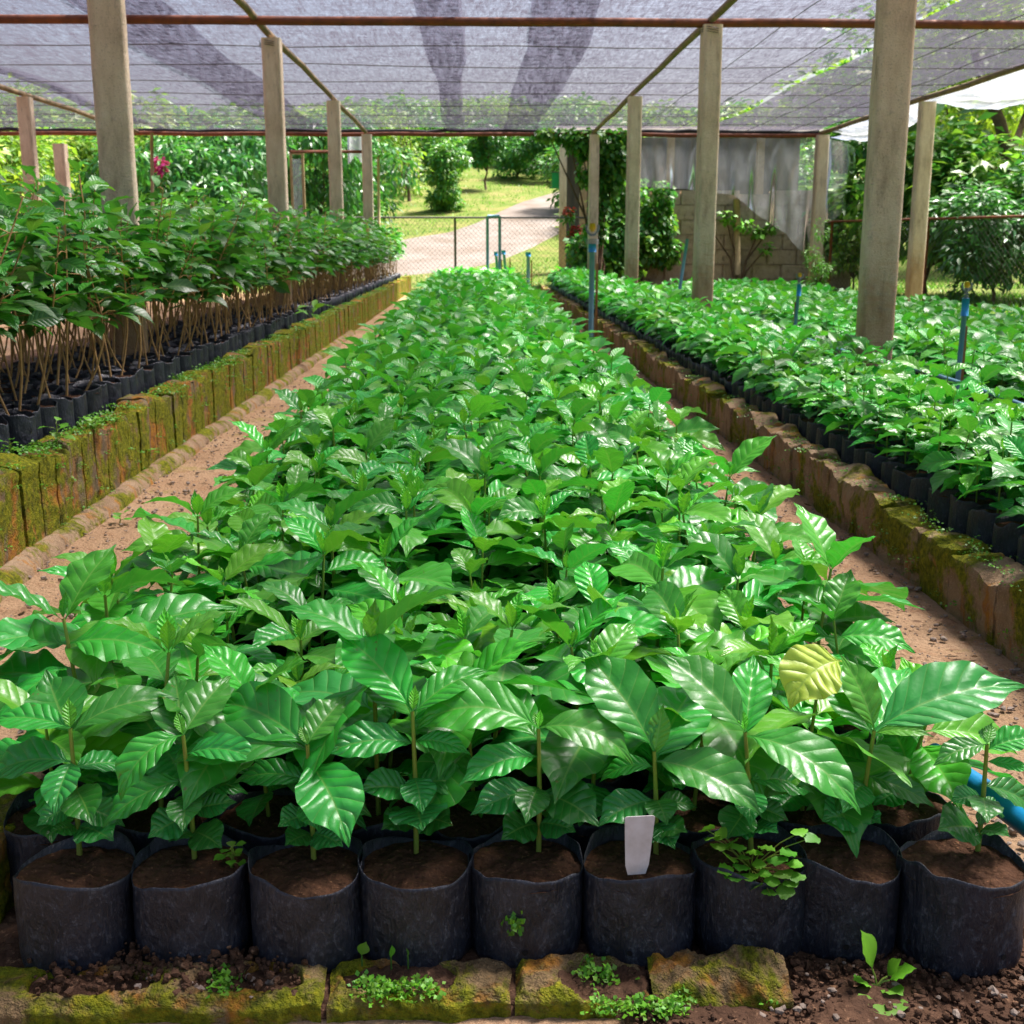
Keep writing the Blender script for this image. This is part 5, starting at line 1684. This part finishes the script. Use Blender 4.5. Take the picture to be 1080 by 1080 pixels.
# frames and poles at the far left
def pole(px0, py0, px1, py1, y, r, mt, label, name='pole'):
    return pipe(name, label, [at_y(px0, py0, y), at_y(px1, py1, y)], r, mt, 'pole')
pole(161, 225, 160, 140, 9.5, .013, 'wood_pale', 'thin pale pole just behind the nearest post of the sapling bed')
e = empty('notice_frame', (0, 0, 0), 'pale wooden frame with a green-grey pane standing beyond the saplings', 'frame')
q0, q1 = at_y(310, 250, 15.5), at_y(319, 163, 15.5)
for x in (q0[0], q1[0]):
    a = Acc(); add_box(a, (x, 15.5, q1[2] / 2), (.03, .03, q1[2])); link('upright', a.mesh('upright', MT['wood_pale'], False), e)
a = Acc(); add_box(a, ((q0[0] + q1[0]) / 2, 15.5, q1[2] + .016), (abs(q1[0] - q0[0]) + .035, .034, .03)); link('crossbar', a.mesh('crossbar', MT['wood_pale'], False), e)
a = Acc(); add_box(a, ((q0[0] + q1[0]) / 2, 15.5, q1[2] * .62), (abs(q1[0] - q0[0]) - .034, .012, q1[2] * .7)); link('pane', a.mesh('pane', MT['film'], False), e)
pole(400, 256, 399, 166, 16.4, .018, 'wood_pale', 'thin wooden pole behind the farthest post of the sapling bed')
pipe('rail', 'rusty horizontal pipe between the far posts of the sapling bed', [at_y(306, 160, 14.0), at_y(391, 160, 14.9)], .018, 'rust')
q0 = at_y(366, 140, 15.3); q1 = at_y(389, 175, 15.3)
def f3(u, v):
    x = q0[0] + (q1[0] - q0[0]) * u; z = q0[2] + (q1[2] - q0[2]) * v * (.65 + .35 * np.abs(np.sin(u * 3 + 2)))
    return np.stack([x, 15.3 + .03 * np.sin(x * 30), z], -1)
sheet('plastic_sheet', 'small pale film scrap hanging between the far left posts', f3, 12, 12, 'tarp', 'plastic sheet')


# ------------------------------------------------------------------ trees, shrubs and climbers
def crown(blobs, n, leaf, rng, mtage=(0.15, 0.75), wr=.45, droop=.5, light=.25, nv=2):
    """leaves spread over the shells and insides of ellipsoid clumps"""
    vol = np.array([b[3] * b[4] * b[5] for b in blobs]) ** (2 / 3)
    pick = rng.choice(len(blobs), n, p=vol / vol.sum())
    Bc = np.array(blobs)[pick]
    d = rng.normal(0, 1, (n, 3)); d /= np.linalg.norm(d, axis=1)[:, None]
    rr = rng.uniform(.35, 1, n) ** .5
    P = Bc[:, :3] + d * rr[:, None] * Bc[:, 3:6]
    P += 0.12 * Bc[:, 3:6] * rng.normal(0, 1, (n, 3))
    keep = fbm(P * 2.2 / max(.2, np.mean(vol) ** .5), 3) > -.32
    P, d, pk = P[keep], d[keep], pick[keep]; m = len(P)
    tone = rng.uniform(-.12, .15, len(blobs))[pk]
    L = leaf * rng.uniform(.6, 1.3, m)
    acc = Acc()
    acc.add(*leaf_batch(P, np.arctan2(d[:, 1], d[:, 0]) + rng.normal(0, .8, m), d[:, 2] * .6 - droop * rng.random(m), L, L * wr, rng.uniform(.1, .9, m), rng.normal(0, .6, m),
                        np.clip(rng.uniform(*mtage, m) + tone, 0, 1), rng, T_BG, nv, pet=0.0, fold=.2, shape=1.0))
    return acc


def limbs(acc, base, blobs, r0, rng, split=.35):
    base = np.asarray(base, float)
    top = np.mean([b[:3] for b in blobs], 0)
    fork = base * (1 - split) + np.array([top[0] * .6 + base[0] * .4, top[1] * .6 + base[1] * .4, top[2]]) * split
    fork = fork + rng.normal(0, .03, 3)
    mid = (base + fork) / 2 + rng.normal(0, .03, 3) * np.array([1, 1, 0])
    add_tube(acc, [base - (0, 0, .1), mid, fork], [r0 * 1.15, r0 * .9, r0 * .7], 9)
    for b in blobs:
        e = np.array(b[:3]); m1 = (fork + e) / 2 + rng.normal(0, .08, 3) * np.linalg.norm(e - fork)
        add_tube(acc, [fork, m1, e], [r0 * .55, r0 * .3, r0 * .1], 6)


def plant(name, label, base, H, Wd, n, leaf, seed, mt='bush', cat='tree', nb=9, trunk=True, age=(0.15, .75), wr=.45, droop=.5, r0=None, group=None, low=.25, splitf=.35):
    """tree or shrub of height H and crown half-width Wd standing at base"""
    rng = np.random.default_rng(seed)
    base = np.asarray(base, float)
    blobs = []
    for k in range(nb):
        a = rng.uniform(0, 6.28); f = rng.uniform(low, .88)
        rad = Wd * (1 - abs(f - .5) ** 1.5) * rng.uniform(.15, .72)
        s = Wd * rng.uniform(.28, .48)
        blobs.append((rad * math.cos(a), rad * math.sin(a), H * f, s, s, min(s * rng.uniform(.7, 1.0), H * .3)))
    blobs.append((0, 0, H * .86, Wd * .35, Wd * .35, H * .14))
    e = empty(name, base, label, cat, group)
    tr = Acc(); limbs(tr, (0, 0, 0), blobs, r0 or max(.02, H * .018), rng, splitf)
    link('trunk' if cat == 'tree' else 'stem', tr.mesh('trunk', MT['bark']), e)
    link('crown' if cat == 'tree' else 'foliage', crown(blobs, n, leaf, rng, age, wr, droop).mesh('crown', MT[mt]), e)
    return e


def gp(px, py):
    p = ground_point(px, py); p[2] = terrain(p[0], p[1]); return p


def at_dist(px, Y):   # standing point at distance Y below pixel column px
    p = at_y(px, 200, Y); return np.array([p[0], Y, float(terrain(p[0], Y))])


# round bush and little tree by the drive
plant('shrub', 'round leafy coffee bush standing on the lawn left of the drive', gp(472, 222), 1.6, .60, 5200, .12, 1, 'bush', 'shrub', 14, age=(.2, .85), low=.08, droop=.9)
plant('small_tree', 'small tree with a bare lower trunk behind the round bush', gp(513, 200), 1.9, .6, 3000, .14, 2, 'bush', 'tree', 9, low=.35, age=(.1, .5))
plant('shrub', 'low dark shrub right of the small tree at the drive edge', at_dist(545, 38), 1.5, .9, 2600, .16, 3, 'bush', 'shrub', 9, low=.1, age=(.1, .5))
plant('shrub', 'bluish hydrangea-like shrub at the top of the drive', at_dist(577, 37), 1.7, 1.1, 3400, .15, 4, 'bush', 'shrub', 10, low=.1, age=(0., .45))
plant('shrub', 'bare branching shrub with sparse leaves left of the round bush', gp(432, 212), 2.5, .75, 330, .11, 7, 'tree', 'shrub', 12, low=.3, r0=.05, age=(.3, .8), splitf=.2)
plant('shrub', 'dry brownish heap of brush on the slope', at_dist(428, 33), 1.2, 1.0, 900, .12, 8, 'tree', 'shrub', 8, low=.1, age=(.5, .8))
plant('shrub', 'pale low shrub spreading on the lawn edge by the far left posts', gp(375, 250), .8, .8, 1600, .10, 9, 'moss_leaf', 'shrub', 8, low=.1, age=(.2, .7))
plant('shrub', 'yellow-green low shrub beyond the saplings', gp(345, 255), .9, .9, 1800, .10, 10, 'moss_leaf', 'shrub', 8, low=.1, age=(.2, .7))
plant('shrub', 'bright fern-like shrub beside the pink flower', at_dist(195, 15.5), 1.35, .55, 1100, .22, 11, 'moss_leaf', 'shrub', 7, low=.2, age=(.2, .7), wr=.22)
plant('shrub', 'light green shrub filling the gap left of the second post', at_dist(270, 17.0 + 3), 1.3, .8, 2000, .12, 12, 'moss_leaf', 'shrub', 8, low=.1, age=(.1, .6))
# coffee trees with drooping leaves on the bank at the left
for k, (px, Y, H, W_, n_) in enumerate([(178, 23, 2.4, 1.0, 3000), (212, 21.5, 2.2, 1.1, 3600), (250, 23, 2.4, 1.2, 3600), (288, 25, 2.5, 1.2, 3200), (335, 25, 2.6, 1.1, 3200), (375, 27, 2.6, 1.2, 3200), (128, 21, 2.3, 1.0, 3000)]):
    plant('coffee_tree', 'dark drooping coffee tree on the bank, ' + ['right of the pink flower', 'between the nearest two left posts, nearer one', 'just left of the second left post', 'behind the second left post', 'between the second and third left posts', 'behind the small film scrap', 'right of the broken-topped post'][k],
          at_dist(px, Y), H, W_, n_, .19, 30 + k, 'bush', 'tree', 11, wr=.34, droop=1.3, age=(0, .42), group='coffee trees on the left bank', low=.2)
# sunlit shrubs at the far left
for k, (px, Y, H, W_) in enumerate([(-40, 16, 2.3, 1.1), (12, 17.5, 2.4, 1.1), (45, 21, 2.4, 1.1), (-100, 18, 2.7, 1.3), (98, 25, 2.3, 1.0)]):
    plant('leafy_tree', 'sunlit yellow-green tree at the far left, ' + ['nearest the roof edge', 'behind the thin weathered post', 'between the thin post and the broken post', 'outermost one', 'deepest one, behind the broken post'][k],
          at_dist(px, Y), H, W_, 3400, .15, 50 + k, 'tree', 'tree', 12, age=(.25, 1.0), low=.15, group='sunlit trees at the far left', wr=.4)
# belt of trees up the slope
belt = [(-60, 33, 2.7, 2.2), (40, 36, 2.4, 2.3), (130, 34, 2.1, 2.3), (215, 37, 1.9, 2.4), (300, 34, 2.0, 2.3), (365, 39, 1.8, 2.3), (425, 46, 1.7, 2.6), (475, 50, 1.7, 2.6), (525, 47, 1.6, 2.6), (570, 49, 1.7, 2.6), (620, 44, 1.8, 2.6),
        (680, 36, 2.0, 2.4), (745, 38, 2.0, 2.5), (820, 34, 2.2, 2.4), (890, 36, 3.0, 2.7), (960, 32, 4.2, 2.9), (1040, 34, 5.6, 3.2), (1120, 30, 6.0, 3.2)]
where = ['beyond the far left shrubs', 'above the broken-topped post', 'behind the nearest left post', 'above the drooping coffee trees', 'behind the second left post', 'above the small film scrap', 'left of the round bush', 'above the round bush', 'above the top of the drive',
         'behind the green sign', 'above the vine-wrapped post', 'behind the climbing plants', 'behind the clear film curtain', 'behind the right end of the film curtain', 'above the large shrub beside the corner post', 'behind the post at the rusty fence',
         'behind the leaning trunk', 'right of the leaning trunk']
for k, (px, Y, H, W_) in enumerate(belt):
    plant('broadleaf_tree', 'tall broadleaf tree on the slope ' + where[k], at_dist(px, Y), H, W_, 4200, .30, 70 + k, 'tree' if k % 3 else 'bush', 'tree', 15, age=(.1, .85), low=.12, group='trees up the slope behind the nursery', droop=.4)
# understory shrubs in front of the belt
und = [(400, 36), (455, 38), (560, 42), (610, 30), (655, 27), (700, 25), (765, 24), (830, 23), (150, 29), (60, 28), (-20, 27), (235, 30), (315, 31), (600, 40), (520, 44)]
uw = ['up the lawn left of the round bush', 'just above the round bush', 'beside the bend of the drive', 'behind the pale gate pillar', 'behind the climbing plants', 'left of the film curtain', 'behind the bamboo pole', 'behind the right part of the film', 'behind the pink flower',
      'behind the thin weathered post', 'at the far left edge', 'above the coffee trees of the left bank', 'behind the pane frame', 'above the green sign', 'at the top of the lawn']
for k, (px, Y) in enumerate(und):
    plant('undergrowth_shrub', 'dense mixed green shrub ' + uw[k], at_dist(px, Y), 1.9, 1.5, 3000, .18, 110 + k, 'bush' if k % 2 else 'tree', 'shrub', 11, age=(.05, .9), low=.1, group='shrubs under the slope trees')
# right side beyond the rusty fence
plant('large_shrub', 'dense glossy shrub beside the corner post behind the rusty fence', at_dist(900, 16.6), 2.35, 1.05, 5600, .15, 141, 'bush', 'shrub', 14, age=(.2, .8), low=.22)
plant('large_shrub', 'wide spreading shrub with long bright leaves behind the rusty rail', at_dist(985, 15.0), 1.95, 1.25, 6500, .20, 142, 'bush', 'shrub', 16, age=(.2, .85), low=.38, wr=.36)
plant('large_shrub', 'dark bluish shrub close to the ground behind the rusty fence', at_dist(1058, 13.2), 1.15, .85, 4200, .11, 143, 'bush', 'shrub', 12, age=(0., .3), low=.08, wr=.35)
plant('large_shrub', 'bushy shrub at the outer right beyond the leaning trunk', at_dist(1140, 13.5), 1.9, 1.1, 4200, .14, 144, 'bush', 'shrub', 12, age=(.1, .6), low=.2)
plant('shrub', 'slender upright shrub with thin stems under the big shrubs', at_dist(905, 15.6), 1.0, .35, 500, .10, 145, 'tree', 'shrub', 9, age=(.2, .8), low=.3, r0=.015)
plant('shrub', 'feathery yellow-green shrub at the foot of the corner post', at_dist(868, 14.3), .95, .24, 1500, .055, 146, 'moss_leaf', 'shrub', 12, age=(.2, .8), low=.1, wr=.25)
# leaning tree
e = empty('leaning_tree', at_dist(1082, 15.5), 'tree with a leaning forked brown trunk rising right of the big shrubs', 'tree')
b0 = np.array(e.location)
tr = Acc()
tp = [at_y(px, py, 15.5) - b0 for px, py in ((1100, 290), (1078, 215), (1064, 170), (1055, 130), (1040, 95), (1030, 60), (1020, 20))]
add_tube(tr, tp, [.13, .105, .085, .075, .065, .05, .04], 10)
add_tube(tr, [tp[1], at_y(1060, 190, 15.4) - b0, at_y(1045, 180, 15.2) - b0], [.05, .04, .03], 8)
add_tube(tr, [tp[2], at_y(1082, 120, 15.8) - b0, at_y(1100, 60, 16) - b0], [.05, .04, .03], 8)
link('trunk', tr.mesh('trunk', MT['bark']), e)
bl_ = [(*(at_y(px, py, 15.5 + dy) - b0), s, s, s * .6) for px, py, dy, s in ((1000, 110, 1, .6), (1050, 90, .5, .6), (1020, 60, 0, .7), (1090, 110, 1, .7), (1130, 60, 0, 1.), (1060, 20, 0, .9), (960, 80, 2, .7), (1000, 20, .5, .9), (1110, 150, 1.5, .5))]
link('crown', crown(bl_, 4200, .15, np.random.default_rng(8), (.35, 1.0)).mesh('crown', MT['tree']), e)
plant('leafy_tree', 'bright loose tree with thin trunks behind the leaning trunk', at_dist(1010, 22), 4.6, 1.7, 4200, .15, 151, 'tree', 'tree', 13, age=(.4, 1.0), low=.42, group=None)
plant('leafy_tree', 'bright loose tree at the outer right behind the blue cloths', at_dist(1100, 24), 5.2, 1.9, 4200, .16, 152, 'tree', 'tree', 13, age=(.4, 1.0), low=.4)
# washing on a line and pale wall glimpsed through the leaves
for k, (px, py, w_, h_) in enumerate(((1026, 166, .10, .33), (1076, 168, .10, .30), (972, 158, .07, .35))):
    c_ = at_y(px, py, 17.5)
    def cf(u, v, c_=c_, w_=w_, h_=h_):
        return np.stack([c_[0] + (u - .5) * w_ * (1 + .2 * v), 17.5 + .03 * np.sin(u * 7 + v * 2), c_[2] + h_ / 2 - h_ * v], -1)
    sheet('hanging_cloth', ['bright blue cloth hanging between the shrubs and the leaning trunk', 'bright blue cloth hanging right of the leaning trunk', 'teal cloth strip hanging beside the fence post'][k], cf, 8, 8, 'bluecloth', 'cloth')
l0, l1 = at_y(940, 144, 17.5), at_y(1130, 142, 17.5)
pipe('washing_line', 'thin line carrying the blue cloths between the trees', line_pts(l0, l1, 8, .004, 3), .004, 'wire', 'line', 4)
c_ = at_y(1045, 175, 27)
a = Acc(); add_box(a, (0, 0, .7), (3.6, .2, 2.4)); add_box(a, (0, -.12, 1.93), (3.8, .5, .08))
for x in (-1.1, .2, 1.2): add_box(a, (x, -.11, .9), (.5, .04, .7))
o = link('hut', None, loc=(c_[0], 27, c_[2] - .9)); tag(o, 'pale hut glimpsed through the trees behind the leaning trunk', 'hut')
link('wall', a.mesh('wall', MT['white_paint'], False), o)
# climbers
rngv = np.random.default_rng(61)
def climber(label, blobs, n, leaf, seed, mt='bush', age=(.15, .8), base=None):
    b = np.asarray(base, float); e = empty('climbing_plant', b, label, 'climbing plant')
    bb = [(x - b[0], y - b[1], z - b[2], rx, ry, rz) for x, y, z, rx, ry, rz in blobs]
    tr = Acc()
    for q in bb:
        m1 = np.array([q[0] * .3 + rngv.normal(0, .03), q[1] * .3, q[2] * .5]); add_tube(tr, [(0, 0, -.05), m1, q[:3]], [.02, .014, .006], 6)
    link('stem', tr.mesh('stem', MT['bark']), e)
    link('foliage', crown(bb, n, leaf, np.random.default_rng(seed), age, .75, .9).mesh('foliage', MT[mt]), e)
    return e
P15 = lambda px, py, s, sy=None, y=14.9: (*at_y(px, py, y), s, s * .8, sy or s)
climber('dense vine wrapping the last right post up to the net', [P15(628, 150, .25, .15), P15(645, 160, .24), P15(612, 150, .18, .12), P15(640, 185, .20, .2), P15(600, 143, .16, .07), P15(578, 141, .15, .05), P15(618, 178, .10, .2), P15(632, 215, .10, .2), P15(655, 148, .14, .10), P15(628, 245, .12, .15)], 4200, .085, 1, base=(XR + .1, 14.9, 0))
climber('broad-leaved creeper massed before the garden wall left part', [P15(690, 235, .26, .3, 16.1), P15(700, 205, .12, .18, 16.1), P15(675, 260, .3, .25, 16.0), P15(650, 250, .28, .3, 15.9), P15(640, 215, .2, .25, 16.0), P15(615, 265, .2, .2, 16.0), P15(660, 200, .22, .2, 16.1), P15(700, 265, .2, .2, 16.1), P15(650, 285, .3, .2, 15.8)], 5200, .09, 2, base=(*at_y(670, 300, 16.1)[:2], 0))
climber('thin creeper trailing along the upper garden wall', [P15(745, 235, .10, .05, 16.2), P15(765, 228, .09, .07, 16.2), P15(782, 236, .12, .05, 16.2), P15(800, 245, .10, .06, 16.2), P15(815, 238, .06, .08, 16.2), P15(808, 262, .06, .08, 16.2)], 240, .085, 3, base=(*at_y(778, 298, 16.2)[:2], 0), age=(.4, .9), mt='moss_leaf')
# flowers
def flowers(name, label, blobs, n, leaf, seed, mt, base, nl=300):
    b = np.asarray(base, float); e = empty(name, b, label, 'flowering plant')
    bb = [(x - b[0], y - b[1], z - b[2], rx, ry, rz) for x, y, z, rx, ry, rz in blobs]
    tr = Acc()
    for q in bb: add_tube(tr, [(0, 0, -.05), (q[0] * .5, q[1] * .5, q[2] * .6), q[:3]], .008, 5)
    link('stem', tr.mesh('stem', MT['stem_green']), e)
    link('blossom', crown(bb, n, leaf, np.random.default_rng(seed), (.1, .9), .7, .3).mesh('blossom', MT[mt]), e)
    link('foliage', crown([(q[0], q[1], q[2] - q[5] * 1.6, q[3] * 1.3, q[4], q[5] * 1.5) for q in bb], nl, leaf * 1.2, np.random.default_rng(seed + 1), (.1, .6), .5, .6).mesh('foliage', MT['bush']), e)
flowers('flowering_plant', 'red poinsettia-like flowers beside the pale gate pillar', [P15(600, 222, .05, .05, 17.2), P15(607, 243, .06, .06, 17.2), P15(604, 254, .05, .06, 17.2), P15(611, 262, .05, .04, 17.2)], 260, .07, 4, 'red_leaf', (*at_y(606, 270, 17.2)[:2], 0))
flowers('flowering_plant', 'single pink flower on a tall stem behind the nearest left post', [P15(169, 174, .05, .09, 13.0)], 90, .06, 5, 'pink', (*at_y(168, 230, 13)[:2], 0), 40)
flowers('flowering_plant', 'red flower tuft on the garden wall left end', [P15(655, 215, .05, .05, 16.3)], 80, .06, 6, 'red_leaf', (*at_y(655, 240, 16.3)[:2], 0), 60)

# grass on the lawns
n = 42000
rngg = np.random.default_rng(12)
gx = rngg.uniform(-9, 9, n); gy = 17.9 + 26 * rngg.random(n) ** 1.3
m2 = int(n * .35)
gx[:m2] = rngg.uniform(3.0, 9, m2); gy[:m2] = rngg.uniform(4, 17, m2)
# keep the drive bare
def on_drive(x, y):
    hit = np.zeros(len(x), bool)
    for i in range(len(LW) - 1):
        ya, yb = sorted((LW[i][1], RW[i][1]))
        c_ = (LW[i] + RW[i]) / 2; r_ = np.linalg.norm(LW[i] - RW[i]) / 2
        hit |= (x - c_[0]) ** 2 + (y - c_[1]) ** 2 < r_ * r_
    return hit
kp = ~on_drive(gx, gy) & ~((gx > 1.2) & (gx < 5.2) & (gy > 16.2) & (gy < 16.7)) & (fbm(np.stack([gx * .8, gy * .8, 0 * gx], -1), 3) > -.25)
gx, gy = gx[kp], gy[kp]; n = len(gx)
h_ = rngg.uniform(.03, .09, n)
a_ = rngg.uniform(0, 6.28, n); z_ = terrain(gx, gy) - .01
B0 = np.stack([gx, gy, z_], 1); side_ = np.stack([np.cos(a_), np.sin(a_), 0 * a_], 1) * .012
tip = B0 + np.stack([rngg.normal(0, .03, n), rngg.normal(0, .03, n), h_], 1)
V = np.stack([B0 - side_, B0 + side_, tip], 1).reshape(-1, 3)
a = Acc(); C_ = np.zeros((n * 3, 4)); C_[:, 0] = np.repeat(rngg.uniform(.3, 1, n), 3); C_[:, 1] = np.repeat(rngg.random(n), 3)
a.add(V, np.arange(n * 3).reshape(-1, 3), C=C_)
tag(link('grass', a.mesh('grass', MT['moss_leaf'])), 'short yellow-green lawn grass around the drive and beyond the rusty fence', kind='stuff')

# ------------------------------------------------------------------ light
SUN_EL, SUN_AZ = R(60), R(55)     # azimuth from +Y toward +X
w = bpy.data.worlds.new('World'); scene.world = w; w.use_nodes = True
nt = w.node_tree; nt.nodes.clear()
sky = nt.nodes.new('ShaderNodeTexSky'); sky.sky_type = 'NISHITA'; sky.sun_disc = False
sky.sun_elevation = SUN_EL; sky.sun_rotation = SUN_AZ
sky.dust_density = 5.0; sky.ozone_density = 0.4; sky.air_density = 1.0
bg = nt.nodes.new('ShaderNodeBackground'); bg.inputs[1].default_value = 0.066
wo = nt.nodes.new('ShaderNodeOutputWorld')
nt.links.new(sky.outputs[0], bg.inputs[0]); nt.links.new(bg.outputs[0], wo.inputs[0])
ld = bpy.data.lights.new('sun', 'SUN'); ld.energy = 5.0; ld.angle = R(16); ld.color = (1.0, .95, .87)
lo = bpy.data.objects.new('sun', ld); col.objects.link(lo)
dirv = Vector((math.sin(SUN_AZ) * math.cos(SUN_EL), math.cos(SUN_AZ) * math.cos(SUN_EL), math.sin(SUN_EL)))
lo.rotation_euler = dirv.to_track_quat('Z', 'Y').to_euler(); lo.location = (0, 0, 10)
scene.view_settings.view_transform = 'Standard'; scene.view_settings.look = 'None'
scene.view_settings.exposure = 1.74; scene.view_settings.gamma = 1.0
scene.render.engine = 'CYCLES'
cy = scene.cycles
cy.use_denoising = True
cy.max_bounces = 8; cy.diffuse_bounces = 4; cy.glossy_bounces = 3; cy.transmission_bounces = 5; cy.transparent_max_bounces = 14
cy.caustics_reflective = False; cy.caustics_refractive = False
